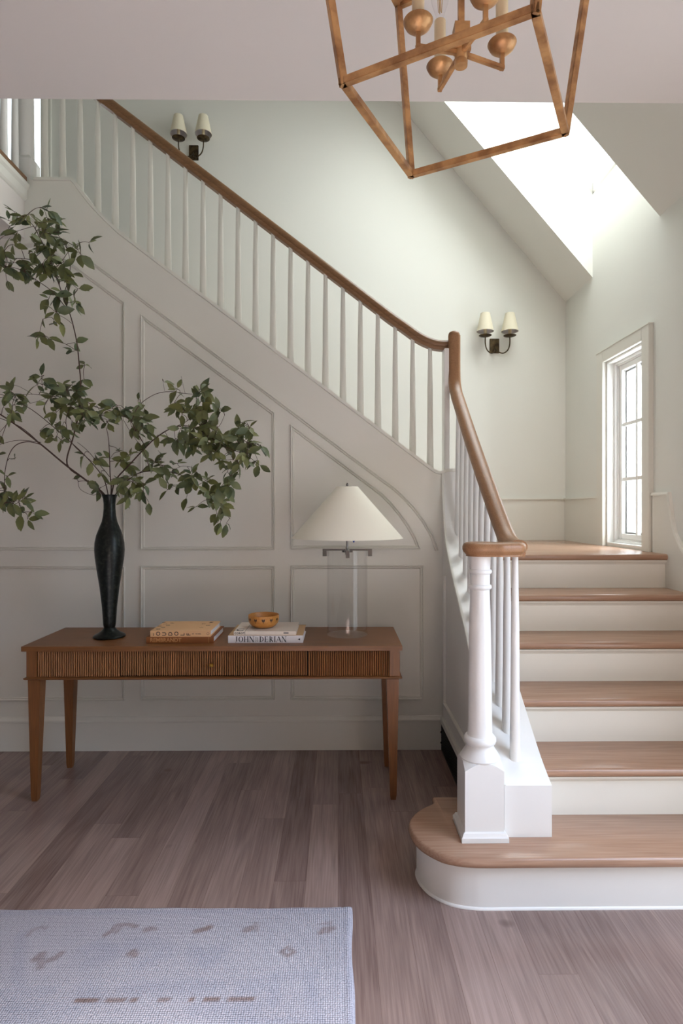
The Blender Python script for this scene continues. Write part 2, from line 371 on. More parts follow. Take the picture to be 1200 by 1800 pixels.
# panel mouldings: raised bead with a small cove, mitred
mp_prof = [(0, 0), (-.013, 0), (-.016, .003), (-.013, .0065), (-.005, .008), (-.004, .011), (-.009, .014), (-.006, .017), (0, .019)]
def moulding(pts, closed=True, parent=None, yf=WY):
    o = MB(); P = [(wp(*p)[0], yf, wp(*p)[1]) for p in pts]
    o.sweep(P, mp_prof, (0, 1, 0), closed)
    return link('panel_moulding', o, M['trim'], parent or wb_, smooth=50)
def cw(p): return p
moulding([(-190, 1229), (-190, 995), (221.5, 995), (221.5, 1229)])
moulding([(249.5, 1229), (249.5, 995), (483, 995), (483, 1229)])
moulding([(511, 1229), (511, 994), (743.5, 994), (743.5, 1229)])
moulding([(-190, 967), (-190, 436), (30, 436), (80, 428.5), (127.5, 464.5), (221.5, 534), (221.5, 967)])
moulding([(249.5, 966), (249.5, 554), (483, 726), (483, 966)])
moulding([(511, 965), (511, 746.5), (620, 828), (655, 854), (674, 869), (689, 884), (704, 902), (719, 923.5), (731, 944.5), (739, 965)])
moulding([(58, 385), (110, 421), (150, 451), (300, 562.5), (482, 699), (620, 803), (680, 847), (695, 858), (710, 872), (728, 891), (746, 915), (761, 941), (770, 967)], closed=False)
# baseboards
def board_prof(h, t): return [(0, 0), (-t, 0), (-t, h-.032), (-t-.006, h-.028), (-t-.006, h-.018), (-t*.75, h-.006), (-t*.5, h), (0, h)]
o = MB().prism([(WY+u, v) for u, v in board_prof(.192, .014)], -4.2, SX, 'x')
struct(link('baseboard_back', o, M['trim'], smooth=30))
o = MB().box(-4.2, -4.18, -3.2, WY, 0, .19)
struct(link('baseboard_left', o, M['trim']))
# wainscot board on the landing and the right-hand wall skirt
o = MB().box(.69, RX, BY-.014, BY, 1.125, 1.45).box(.69, RX, BY-.022, BY, 1.45, 1.462)
struct(link('baseboard_stairwell', o, M['trim'], bevel=.002))
o = MB().box(RX-.014, RX, W1+.105, BY-.014, 1.125, 1.45).box(RX-.022, RX, W1+.105, BY-.022, 1.45, 1.462)
sk = [(W0-.095, 1.0), (W0-.095, 1.462), (3.265, 1.462), (3.25, 1.41), (3.235, 1.33), (3.20, 1.24), (3.14, 1.165), (3.0, 1.04), (2.0, .28), (2.0, 0), (2.2, 0)]
o.prism(sk, RX-.013, RX, 'x')
o.sweep([(RX, y, z) for y, z in sk[1:9]], [(0, -.006), (0, .012), (-.022, .012), (-.022, .004), (-.018, -.006)], (1, 0, 0))
struct(link('baseboard_right', o, M['trim']))

# ------------------------------------------------------------------ staircase
st = empty('staircase', (1.2, 2.02, 0), 'oak-tread staircase with white risers turning left at a window landing', 'staircase')
def nosed(y0, y1, z, t=.034, r=.016):      # side profile of a tread, rounded nose towards y0
    pts = [(y1, z-t), (y1, z)]
    for k in range(7):
        a = PI/2+PI*k/6; pts.append((y0+r+r*math.cos(a), z-t/2+(t/2)*math.sin(a)))
    return pts
# bullnose first step
plan = [(RX-.014, D1), (1.2, D1), (.62, D1), (.50, D1), (.44, D1+.004), (.397, D1+.014), (.352, D1+.036), (.302, 2.102), (.276, 2.155), (.266, 2.20), (.264, 2.241), (.272, 2.28), (.289, 2.316), (.312, 2.35), (.342, 2.379), (.370, 2.40), (.384, 2.422), (.388, 2.463)]
ins = [(x, y+.028) for x, y in plan[:4]]+[(.455, D1+.033), (.415, D1+.042), (.375, D1+.062), (.328, 2.12), (.304, 2.17), (.296, 2.205), (.294, 2.241), (.302, 2.272), (.316, 2.30), (.338, 2.328), (.362, 2.352), (.39, 2.375), (.412, 2.40), (.418, 2.44)]
def smooth_plan(p): return [(v.x, v.y) for v in bez([(a, b, 0) for a, b in p[2:]], 4)]
po = [plan[0]]+smooth_plan(plan)+[(.62, 2.463), (.62, 2.33), (RX-.014, 2.33)]
pi_ = [ins[0]]+smooth_plan(ins)+[(.62, 2.44), (.62, 2.32), (RX-.014, 2.32)]
def inset(poly, d):
    n = len(poly); out = []
    for i in range(n):
        a = Vector(poly[i-1]); b = Vector(poly[i]); c = Vector(poly[(i+1) % n])
        e1 = (b-a); e2 = (c-b)
        if e1.length < 1e-6 or e2.length < 1e-6: out.append(tuple(b)); continue
        n1 = Vector((e1.y, -e1.x)).normalized(); n2 = Vector((e2.y, -e2.x)).normalized(); nn = (n1+n2)
        if nn.length < 1e-6: nn = n1
        nn.normalize(); k = 1/max(.4, nn.dot(n1)); out.append((b.x+nn.x*d*k, b.y+nn.y*d*k))
    return out
def area2(p): return sum(p[i-1][0]*p[i][1]-p[i][0]*p[i-1][1] for i in range(len(p)))
def stack(mb, poly, levels):           # levels: (z, inset)
    sg = -1 if area2(poly) > 0 else 1
    n = len(poly); vs = []; fs = []
    for z, d in levels: vs += [(x, y, z) for x, y in inset(poly, d*sg)]
    for i in range(len(levels)-1):
        for k in range(n): fs.append((i*n+k, i*n+(k+1) % n, (i+1)*n+(k+1) % n, (i+1)*n+k))
    fs += [tuple(range(n-1, -1, -1)), tuple((len(levels)-1)*n+k for k in range(n))]
    return mb.add(vs, fs)
o = stack(MB(), po, [(RISE-.034, .010), (RISE-.030, .003), (RISE-.018, 0), (RISE-.006, .003), (RISE, .011)])
link('tread', o, M['tread'], st, smooth=50)
o = stack(MB(), pi_, [(0, 0), (RISE-.034, 0)]); 
ob = link('riser', o, M['gloss'], st, smooth=50)
o = stack(MB(), pi_, [(0, -.005), (.004, -.005), (.008, -.001), (.009, 0)]); link('shoe_moulding', o, M['gloss'], st, smooth=50)
for k in range(2, 7):
    y0 = nose(k); z = RISE*k
    y1 = nose(k+1)+.045 if k < 6 else BY-.001
    x0 = CX-.02 if k < 6 else .66
    xr = RX-.012 if k < 6 else RX-.004
    link('tread', MB().prism(nosed(y0, y1, z), x0, xr, 'x'), M['tread'], st, smooth=40)
    r = MB().box(x0, RX-.013, y0+.028, y0+.045, z-RISE, z-.034)
    r.prism([(y0+.028, z-.034), (y0+.010, z-.034), (y0+.012, z-.042), (y0+.022, z-.048), (y0+.028, z-.058)], x0, RX-.013, 'x')
    link('riser', r, M['trim'], st)
# stringer (curb) of the lower flight, from the newel up and round to the panelled wall
ct = [(2.148, .375), (2.20, .398), (2.30, .452), (2.54, .612), (2.71, .740), (2.90, .880), (3.06, .992), (3.18, 1.085), (3.26, 1.155), (3.31, 1.212), (3.35, 1.285), (3.38, 1.37), (3.40, 1.46), (3.412, 1.54), (3.4175, 1.592)]
ctp = [(v.y, v.z) for v in bez([(0, a, b) for a, b in ct], 4)]
sp = [(WY-.001, 0), (2.40, 0), (2.40, RISE-.001), (2.148, RISE-.001)]+ctp
sp = [(WY-.0005, 0), (2.464, 0), (2.464, RISE+.001), (2.148, RISE+.001)]+ctp
sg = link('stringer', MB().prism(sp, SX, CX, 'x'), M['gloss'], st, bevel=0)
o = MB(); o.sweep([(SX, y, z) for y, z in ctp], [(.004, -.006), (.004, .004), (-.006, .004), (-.009, 0), (-.006, -.006), (-.002, -.018), (.004, -.018)], (1, 0, 0))
link('stringer_bead', o, M['trim'], st, smooth=50)
o = MB(); o.sweep([(SX, y, z) for y, z in [(3.316, 1.0), (3.316, .296), (2.30, .296), (2.30, .33)]], [(-u*0+u, v) for u, v in mp_prof], (1, 0, 0))
link('panel_moulding', o, M['trim'], st, smooth=50)
o = MB().box(SX-.016, SX, 2.464, WY-.014, .155, .185).prism([(SX-.016, .185), (SX-.008, .192), (SX, .192), (SX, .185)], 2.464, WY-.014, 'y')
link('skirt_cap', o, M['trim'], st)
# black register in the base of the stair
vt = MB().box(SX-.012, SX+.002, 2.47, WY-.016, .0, .153)
vg = empty('air_grille', (SX-.012, 2.95, 0), 'long black air grille low on the side of the stair behind the newel', 'vent')
link('grille_frame', vt, M['black'], vg)
for z in (.045, .105): link('screw', MB().lathe([(.006, 0), (.006, .004), (.002, .006)], n=10), M['black'], vg).matrix_local = Matrix.Translation((SX-.012, WY-.026, z)) @ Matrix.Rotation(-PI/2, 4, 'Y')
mb = MB()
for i in range(9): mb.box(SX-.0150, SX-.011, 2.48, WY-.035, .016+i*.0145, .022+i*.0145)
link('louver', mb, M['black'], vg)
rebase(vg)
# upper flight (hidden from the entrance behind the stringer, seen between the balusters from other places)
UR = (UF-1.125)/11; UG = .235; UX = .62
for n in range(1, 12):
    z = 1.125+UR*n; xa = UX-UG*(n-1)
    if n < 11:
        link('tread', MB().prism([(a, b) for a, b in [(xa+.0, z-.03), (xa+.008, z-.015), (xa, z), (xa-UG-.03, z), (xa-UG-.03, z-.03)]], WY+WT, BY-.001, 'y'), M['tread'], st)
    link('riser', MB().box(xa-.045, xa-.03, WY+WT, BY-.001, z-UR, z-.03 if n < 11 else z-.021), M['trim'], st)
rebase(st)

# ------------------------------------------------------------------ balustrade of the stair
bs = empty('stair_railing', (.522, 2.196, RISE), 'oak handrail on tapered white balusters with turned white newel post', 'railing')
NX, NY = .5225, 2.196
h = .07
# newel block with scalloped shoulders
N = 16; mb = MB(); vs = []; fs = []
def nz_(u, v): return .463-.95*max(0, math.hypot(u, v)-h)
for i in range(N+1):
    for j in range(N+1):
        u = -h+2*h*i/N; v = -h+2*h*j/N; vs.append((NX+u, NY+v, nz_(u, v)))
for i in range(N):
    for j in range(N): a = i*(N+1)+j; fs.append((a, a+1, a+N+2, a+N+1))
rim = [(i, 0) for i in range(N)]+[(N, j) for j in range(N)]+[(N-i, N) for i in range(N)]+[(0, N-j) for j in range(N)]
k0 = len(vs)
for i, j in rim: p = vs[i*(N+1)+j]; vs.append((p[0], p[1], RISE))
nr = len(rim)
for q in range(nr):
    i, j = rim[q]; i2, j2 = rim[(q+1) % nr]; fs.append((k0+q, k0+(q+1) % nr, i2*(N+1)+j2, i*(N+1)+j))
fs.append(tuple(k0+q for q in range(nr)))
mb.add(vs, fs)
nw = link('newel_post', mb, M['gloss'], bs, smooth=25)
o = MB(); stack(o, [(NX-h, NY-h), (NX+h, NY-h), (NX+h, NY+h), (NX-h, NY+h)], [(RISE, -.014), (RISE+.016, -.014), (RISE+.021, -.010), (RISE+.030, -.006), (RISE+.034, .001)])
link('newel_plinth', o, M['gloss'], bs)
prof = [(.068, .455), (.072, .460), (.073, .465), (.070, .470), (.062, .482), (.054, .494), (.049, .505), (.050, .511), (.056, .516), (.0585, .524), (.058, .533), (.053, .540), (.047, .543), (.0445, .552), (.0435, .60), (.0425, .75), (.039, .95), (.035, 1.074), (.0355, 1.078), (.041, 1.081), (.043, 1.087), (.041, 1.093), (.036, 1.096), (.0365, 1.134), (.041, 1.137), (.043, 1.143), (.041, 1.149), (.037, 1.152), (.039, 1.19), (.041, 1.208)]
link('newel_column', MB().lathe(prof, (NX, NY, 0), 40), M['gloss'], bs, smooth=35)
def baluster(x, y, z0, z1, r0=.020, r1=.0115, nm='baluster', m='trim'):
    H = z1-z0
    pr = [(r0*.97, -.03), (r0, 0), (r0, .04), (r0*.99, .12*H), (r0*.85, .35*H), ((r0+r1)*.5, .65*H), (r1, .97*H), (r1, H)]
    return link(nm, MB().lathe(pr, (x, y, z0), 14), M[m], bs, smooth=50)
# upper flight balusters along the curb
BYc = WY+.075; sb = F/BYc
def interp(tab, x):
    for (a, b), (c, d) in zip(tab, tab[1:]):
        if min(a, c) <= x <= max(a, c): return b+(d-b)*(x-a)/(c-a) if c != a else b
    return tab[-1][1]
rail_px = [(40, 66.5), (180, 173.5), (690, 560.5), (712, 577), (730, 590), (748, 600), (768, 606.5), (790, 607.5), (799, 606)]
rail_px = [(a-2 if a < 700 else a, b) for a, b in rail_px]
rail = [((x-PX)/sb, CH-(y-PY)/sb) for x, y in rail_px]
rs = bez([(x, BYc, z) for x, z in rail[2:]], 4)
railc = [Vector((rail[0][0], BYc, rail[0][1])), Vector((rail[1][0], BYc, rail[1][1]))]+rs
def rail_profile(wd=.062, ht=.060):
    a, b = wd/2, ht/2
    half = [(0, b), (a*.45, b*.96), (a*.8, b*.72), (a*.98, b*.35), (a, b*.05), (a*.9, -b*.2), (a*.78, -b*.32), (a*.80, -b*.55), (a*.72, -b*.95), (a*.70, -b)]
    return half+[(-x, y) for x, y in half[::-1]][:-1]
o = MB(); o.sweep(railc, [(u, -v) for u, v in rail_profile()], (0, 1, 0))
hr = link('handrail', o, M['railx'], bs, smooth=45)
for i in range(23):
    px = 81.5+30.65*i
    x = (px-PX)/sb
    z0 = interp(curb, x)+.004; z1 = interp([(v.x, v.z) for v in railc], x)-.026
    baluster(x, BYc, z0, z1)
# corner post under the gooseneck
RXc = .670
o = MB().box(.612, .642, WY+.012, WY+.10, 1.595, 2.30); link('corner_post', o, M['gloss'], bs, bevel=.002)
# lower flight rail: gooseneck, slope, easing
lp = [(3.445, 2.375), (3.445, 2.17), (3.432, 2.10), (3.39, 2.035), (3.318, 1.975), (3.058, 1.765), (2.825, 1.585), (2.60, 1.418), (2.447, 1.308), (2.375, 1.262), (2.32, 1.238), (2.27, 1.228), (2.215, 1.226)]
low = [Vector((RXc, lp[0][0], lp[0][1]))]+bez([(RXc, a, b) for a, b in lp[1:]], 5)
o = MB(); o.sweep(low, [(u, -v) for u, v in rail_profile(.070, .064)], (1, 0, 0))
link('handrail', o, M['rail'], bs, smooth=45)
o = MB().lathe([(.0, .0), (.033, 0), (.0325, .01), (.027, .02), (.014, .026), (.001, .028)], (RXc, 3.447, 2.375), 24)
link('rail_cap', o, M['rail'], bs, smooth=60)
# volute cap over the newel
caps = [((NX, NY), .064), ((.585, 2.172), .046), ((.64, 2.186), .044), ((.667, 2.23), .036)]
def vol_r(a):
    d = Vector((math.cos(a), math.sin(a))); c0 = Vector((.592, 2.193)); best = 0
    for i in range(len(caps)-1):
        for k in range(13):
            t = k/12; c = Vector(caps[i][0]).lerp(Vector(caps[i+1][0]), t)-c0; r = caps[i][1]*(1-t)+caps[i+1][1]*t
            b = c.dot(d); disc = b*b-c.length_squared+r*r
            if disc > 0: best = max(best, b+math.sqrt(disc))
    return best
vp = []
for k in range(72):
    a = 2*PI*k/72; r = vol_r(a); vp.append((.592+r*math.cos(a), 2.193+r*math.sin(a)))
o = stack(MB(), vp, [(1.200, .013), (1.206, .013), (1.209, .009), (1.212, .008), (1.215, .004), (1.224, 0), (1.236, 0), (1.244, .004), (1.249, .012), (1.251, .024)])
link('volute', o, M['rail'], bs, smooth=40)
for i in range(11):
    y = 2.262+.107*i
    z0 = interp(ctp, y)-.004; z1 = interp([(v.y, v.z) for v in low[1:]], y)-.028 if y > 2.215 else 1.20
    baluster(.672, y, z0, z1, m='gloss')
rebase(bs)

# upper hall guard rail at the far left
gl = empty('hall_railing', (-1.82, 3.5, UF), 'white newel and balusters along the upper hall edge, far left at the top', 'railing')
gx = -1.815
o = MB(); o.box(gx-.055, gx+.055, 3.44, 3.55, UF, UF+.14); stack(o, [(gx-.055, 3.44), (gx+.055, 3.44), (gx+.055, 3.55), (gx-.055, 3.55)], [(UF+.14, 0), (UF+.165, .018)])
link('newel_post', o, M['gloss'], gl)
link('newel_column', MB().lathe([(.045, .16), (.044, .3), (.038, .9), (.045, 1.0)], (gx, 3.495, UF), 28), M['gloss'], gl, smooth=40)
for i in range(9):
    y = 3.375-.112*i
    link('baluster', MB().lathe([(.02, 0), (.02, .1), (.012, .9), (.012, .98)], (gx, y, UF), 14), M['gloss'], gl, smooth=50)
link('handrail', MB().sweep([(gx, 2.3, UF+.98), (gx, 3.54, UF+.98)], [(v, u) for u, v in rail_profile()], (0, 0, 1)), M['rail'], gl, smooth=45)
rebase(gl)

# ------------------------------------------------------------------ wall sconces
def sconce(cx, cz, label):
    r = empty('wall_sconce', (cx, BY, cz), label, 'wall lamp')
    link('backplate', MB().box(-.0375, .0375, -.014, 0, -.058, .058), M['bronze'], r, bevel=.002)
    for s in (-1, 1):
        P = bez([(0, -.014, -.005), (s*.004, -.035, -.035), (s*.02, -.07, -.066), (s*.05, -.09, -.078), (s*.082, -.098, -.055), (s*.096, -.10, -.01), (s*.097, -.10, .052)], 6)
        link('arm', MB().tube(P, .0048, 10), M['bronze'], r, smooth=60)
        c = (s*.097, -.10, 0)
        link('drip_pan', MB().lathe([(.004, .046), (.022, .047), (.045, .054), (.05, .058), (.046, .060), (.02, .055), (.003, .055)], c, 28), M['bronze'], r, smooth=50)
        link('candle_sleeve', MB().lathe([(.0125, .055), (.0125, .13), (.004, .132)], c, 16), M['candle'], r, smooth=50)
        sh = MB().lathe([(.066, .089), (.036, .232)], c, 36, caps=False); sh.lathe([(.0648, .089), (.0348, .232)], c, 36, caps=False); sh.lathe([(.0648, .089), (.066, .089)], c, 36, caps=False)
        shp = link('lamp_shade', sh, M['shade'], r, smooth=60); link('shade_lining', MB().lathe([(.0640, .0895), (.0340, .2325)], c, 36, caps=False), M['shade_in'], shp, smooth=60)
        link('shade_carrier', MB().tube([(c[0]-.034, c[1], .222), (c[0]+.034, c[1], .222)], .0015, 6).tube([(c[0], c[1], .13), (c[0], c[1], .222)], .002, 6), M['bronze'], r)
    return r
def wpt(px, py, Y): v = at(px, py, Y); return v.x, v.z
x, z = wpt(869, 608, BY); sconce(x, z, 'two-arm bronze wall sconce with cream shades, right one nearer the window')
x, z = wpt(341.5, 271, BY); sconce(x, z, 'two-arm bronze wall sconce with cream shades, high on the left above the handrail')

# ------------------------------------------------------------------ console table
TX0, TX1, TY0, TY1, TZ = -1.470, .300, 2.784, 3.237, .735
tb = empty('console_table', ((TX0+TX1)/2, (TY0+TY1)/2, 0), 'long brown oak console table with reeded drawer front against the panelled wall', 'table')
link('tabletop', MB().box(TX0, TX1, TY0, TY1, TZ-.0235, TZ), M['table'], tb, bevel=.0015)
ax0, ax1, ay0, ay1, az0, az1 = TX0+.016, TX1-.010, TY0+.018, TY1-.012, .588, TZ-.0235
PW = .048
for X in ((ax0, ax0+PW), (ax1-PW, ax1)):
    for Y in ((ay0, ay0+PW), (ay1-PW, ay1)): link('corner_block', MB().box(X[0], X[1], Y[0], Y[1], az0, az1), M['tablez'], tb)
link('apron', MB().box(ax0+PW, ax1-PW, ay0+.016, ay0+.03, az0, az1).box(ax0+PW, ax1-PW, ay1-.02, ay1-.006, az0, az1).box(ax0+.006, ax0+.02, ay0+PW, ay1-PW, az0, az1).box(ax1-.02, ax1-.006, ay0+PW, ay1-PW, az0, az1), M['gap'], tb)
def reeds(x0, x1, n, z0, z1, nm):
    mb = MB(); p = (x1-x0)/n; y = ay0+.004
    for i in range(n):
        a = x0+p*i; pts = [(a+.0006, y+.014)]
        for k in range(5):
            t = PI-PI*k/4; pts.append((a+p/2+(p/2-.0019)*math.cos(t), y+.0065-.0065*math.sin(t)))
        pts.append((a+p-.0006, y+.014)); mb.prism(pts, z0, z1, 'z')
    return link(nm, mb, M['reed'], tb, smooth=60)
xa, xb = ax0+PW, ax1-PW; xd0, xd1 = -1.0215, -.1435
reeds(xa, xd0-.001, 37, az0+.001, az1-.001, 'reeded_panel'); reeds(xd1+.002, xb, 37, az0+.001, az1-.001, 'reeded_panel')
dr = reeds(xd0+.002, xd1-.002, 83, az0+.005, az1-.004, 'drawer')
kn = link('knob', MB().lathe([(.004, 0), (.004, .008), (.009, .011), (.0105, .016), (.008, .021), (.002, .023)], n=8), M['brass'], dr)
kn.matrix_local = Matrix.Translation((at(372.5, 1168, ay0).x, ay0+.006, at(372.5, 1168, ay0).z)) @ Matrix.Rotation(PI/2, 4, 'X')
o = stack(MB(), [(ax0, ay0), (ax1, ay0), (ax1, ay1), (ax0, ay1)], [(az0-.011, -.002), (az0-.011, -.006), (az0-.007, -.010), (az0-.003, -.010), (az0, 0)])
link('apron_moulding', o, M['table'], tb)
for sx in (0, 1):
    for sy in (0, 1):
        X = ax0+.004 if sx == 0 else ax1-.004; Y = ay0+.004 if sy == 0 else ay1-.004
        dx = 1 if sx == 0 else -1; dy = 1 if sy == 0 else -1
        t, b_ = .058, .030
        o = MB(); zt = az0-.011
        q = lambda w_, off, z_: [(X+dx*off, Y+dy*off, z_), (X+dx*(off+w_), Y+dy*off, z_), (X+dx*(off+w_), Y+dy*(off+w_), z_), (X+dx*off, Y+dy*(off+w_), z_)]
        vs = q(t, 0, zt)+q(b_, .010, .022)+q(.024, .013, .0)
        fs = [(0, 1, 2, 3), (8, 9, 10, 11)]+[(i, (i+1) % 4, 4+(i+1) % 4, 4+i) for i in range(4)]+[(4+i, 4+(i+1) % 4, 8+(i+1) % 4, 8+i) for i in range(4)]
        link('leg', o.add(vs, fs), M['tablez'], tb)
rebase(tb)

# ------------------------------------------------------------------ vase
vx, vy = -1.139, 2.99
vr = empty('vase', (vx, vy, TZ), 'tall dark patinated bronze vase with flared foot, left on the console', 'vase')
vprof = [(.070, 0), (.0765, .004), (.0765, .009), (.070, .015), (.055, .022), (.038, .034), (.029, .044), (.0265, .050), (.028, .054), (.030, .065), (.0355, .15), (.047, .25), (.061, .34), (.069, .40), (.0715, .435), (.070, .47), (.062, .51), (.049, .545), (.037, .575), (.031, .605), (.028, .64), (.028, .665), (.031, .69), (.0365, .706), (.038, .710), (.034, .709), (.026, .69), (.023, .66), (.023, .62)]
link('vase_body', MB().lathe(vprof, (0, 0, 0), 44), M['vase'], vr, smooth=40)

# ------------------------------------------------------------------ branches
def leaf(mb, p, d, up, L, W, bend):
    d = d.normalized(); s = d.cross(up); s = s.normalized() if s.length > 1e-4 else d.orthogonal().normalized(); nrm = s.cross(d)
    rows = [(0, 0), (.18, .62), (.42, 1.0), (.68, .80), (.88, .36), (1.0, 0)]
    vs = []; fs = []
    for t, ww in rows:
        c = p+d*(L*t)-nrm*(bend*L*t*t); 
        if ww == 0: vs.append(c)
        else: vs += [c-s*(W*ww/2)+nrm*(W*ww*.16), c, c+s*(W*ww/2)+nrm*(W*ww*.16)]
    fs += [(0, 1, 2), (0, 2, 3)]
    for k in range(3):
        a = 1+3*k; fs += [(a, a+3, a+4, a+1), (a+1, a+4, a+5, a+2)]
    fs += [(10, 13, 11), (11, 13, 12)]
    mb.add(vs, fs)
mouth = Vector((vx, vy, TZ+.70))
def branch(label, stems, clusters, seed):
    rnd = random.Random(seed)
    root = empty('leafy_branch', mouth, label, 'branch', 'branches standing in the dark vase')
    sm = MB(); lm = MB(); pts = []
    for pl, r0, r1 in stems:
        P = bez([at(*q) for q in pl], 6)
        # a little natural wobble in depth
        n = len(P); rr = [(r0+(r1-r0)*i/(n-1)) for i in range(n)]
        sm.tube(P, rr, 7); pts += P[1:]
    for (cx, cy, rx, ry, cnt, Y) in clusters:
        made = 0
        while made < cnt:
            g = min(cnt-made, rnd.choice((2, 3, 3, 4)))
            a = rnd.uniform(0, 2*PI); q = math.sqrt(rnd.random())
            c = at(cx+rx*q*math.cos(a), cy+ry*q*math.sin(a), Y+rnd.uniform(-.09, .09))
            near = min(pts, key=lambda v: (v-c).length)
            if (near-c).length > .02:
                mid = (near+c)/2+Vector((rnd.uniform(-.01, .01), rnd.uniform(-.01, .01), rnd.uniform(0, .015)))
                T_ = bez([near, mid, c], 3); sm.tube(T_, [.0016, .0015, .0014, .0013, .0012, .0011, .001], 5)
                if len(pts) < 4000: pts.append(c)
            base = (c-near); base = base.normalized() if base.length > 1e-4 else Vector((0, 0, 1))
            for k in range(g):
                d = (base*.6+Vector((rnd.gauss(0, .75), rnd.gauss(0, .6), rnd.gauss(-.28, .65)))).normalized()
                L = rnd.uniform(.040, .080); up = Vector((rnd.gauss(0, .6), rnd.gauss(-.7, .5), rnd.gauss(.6, .5)))
                if abs(up.normalized().dot(d)) > .9: up = Vector((0, -1, .3))
                p0 = c+d*.006; sm.tube([c, p0+d*.004], [.0009, .0007], 4)
                leaf(lm, p0, d, up, L, L*rnd.uniform(.40, .58), rnd.uniform(-.1, .35)); made += 1
    s_ = link('stem', sm, M['stem'], root, smooth=60); l_ = link('leaves', lm, M['leaf'], root, smooth=80)
    rebase(root); return root
Y0 = 2.99
IN = (194, 895, Y0)
# 1: heavy branch reaching left, arching down at the far left
branch('heavy bare branch from the vase reaching far left and drooping at the left edge',
  [([IN, (182, 868, Y0), (150, 842, 2.97), (118, 818, 2.95), (75, 782, 2.91), (30, 747, 2.87), (0, 727, 2.84), (-45, 700, 2.8)], .0052, .003),
   ([(75, 782, 2.91), (52, 777, 2.9), (30, 784, 2.88), (17, 806, 2.86), (11, 845, 2.84), (20, 878, 2.83), (45, 900, 2.83)], .0024, .0012),
   ([(75, 782, 2.91), (40, 752, 2.95), (0, 735, 3.0), (-30, 728, 3.02)], .0022, .0014),
   ([(75, 778, 2.91), (30, 775, 2.88), (-20, 790, 2.86)], .0015, .001)],
  [(0, 875, 18, 18, 16, 2.84), (28, 882, 22, 15, 20, 2.83), (50, 900, 12, 14, 8, 2.83), (14, 842, 8, 8, 3, 2.84), (6, 766, 8, 6, 2, 2.86), (33, 805, 6, 6, 2, 2.88), (20, 725, 18, 12, 5, 2.88), (-5, 860, 15, 20, 10, 2.84)], 11)
# 2: tall branch rising to the thick crown at the upper left
branch('tall upright branch from the vase with a thick leafy crown at upper left',
  [([IN, (184, 868, Y0+.01), (150, 842, 2.97), (120, 816, 2.95), (131, 768, 2.92), (142, 720, 2.9), (144, 680, 2.88), (141, 640, 2.86), (137, 603, 2.84), (127, 560, 2.82), (113, 522, 2.8), (100, 485, 2.78), (85, 445, 2.76), (62, 400, 2.74)], .0042, .0018),
   ([(120, 545, 2.81), (95, 515, 2.8), (60, 490, 2.78), (35, 475, 2.76), (-5, 468, 2.74)], .002, .0012),
   ([(100, 485, 2.78), (60, 460, 2.8), (20, 455, 2.82), (-15, 440, 2.84)], .002, .0012),
   ([(113, 522, 2.8), (125, 480, 2.84), (120, 440, 2.86), (90, 395, 2.86), (80, 370, 2.86)], .0018, .001),
   ([(112, 460, 2.85), (122, 445, 2.84), (132, 434, 2.82)], .0014, .001),
   ([(137, 618, 2.85), (115, 605, 2.85), (90, 597, 2.85), (70, 590, 2.84)], .0013, .0009),
   ([(128, 570, 2.82), (118, 562, 2.8), (105, 555, 2.79)], .0012, .0009)],
  [(12, 448, 16, 22, 9, 2.76), (12, 480, 15, 18, 9, 2.75), (35, 400, 25, 22, 14, 2.78), (20, 372, 12, 8, 3, 2.8), (70, 372, 32, 14, 10, 2.8), (95, 395, 16, 22, 14, 2.8), (58, 425, 34, 28, 30, 2.78), (100, 440, 22, 30, 24, 2.8), (70, 465, 32, 24, 26, 2.78), (30, 462, 20, 18, 12, 2.78), (105, 470, 20, 20, 16, 2.78), (112, 505, 14, 20, 12, 2.8), (135, 520, 12, 18, 7, 2.8), (143, 433, 16, 16, 9, 2.82), (128, 475, 8, 12, 5, 2.8), (75, 492, 16, 14, 6, 2.78), (48, 488, 12, 12, 5, 2.78),
   (80, 522, 14, 8, 4, 2.8), (100, 548, 12, 8, 4, 2.8), (92, 562, 14, 10, 3, 2.8), (105, 575, 6, 8, 2, 2.8), (62, 588, 12, 8, 4, 2.84), (88, 598, 8, 5, 3, 2.85), (131, 600, 4, 12, 2, 2.84), (128, 622, 6, 6, 2, 2.85), (149, 638, 5, 8, 3, 2.86), (145, 664, 10, 4, 3, 2.87), (132, 535, 6, 8, 3, 2.8)], 12)
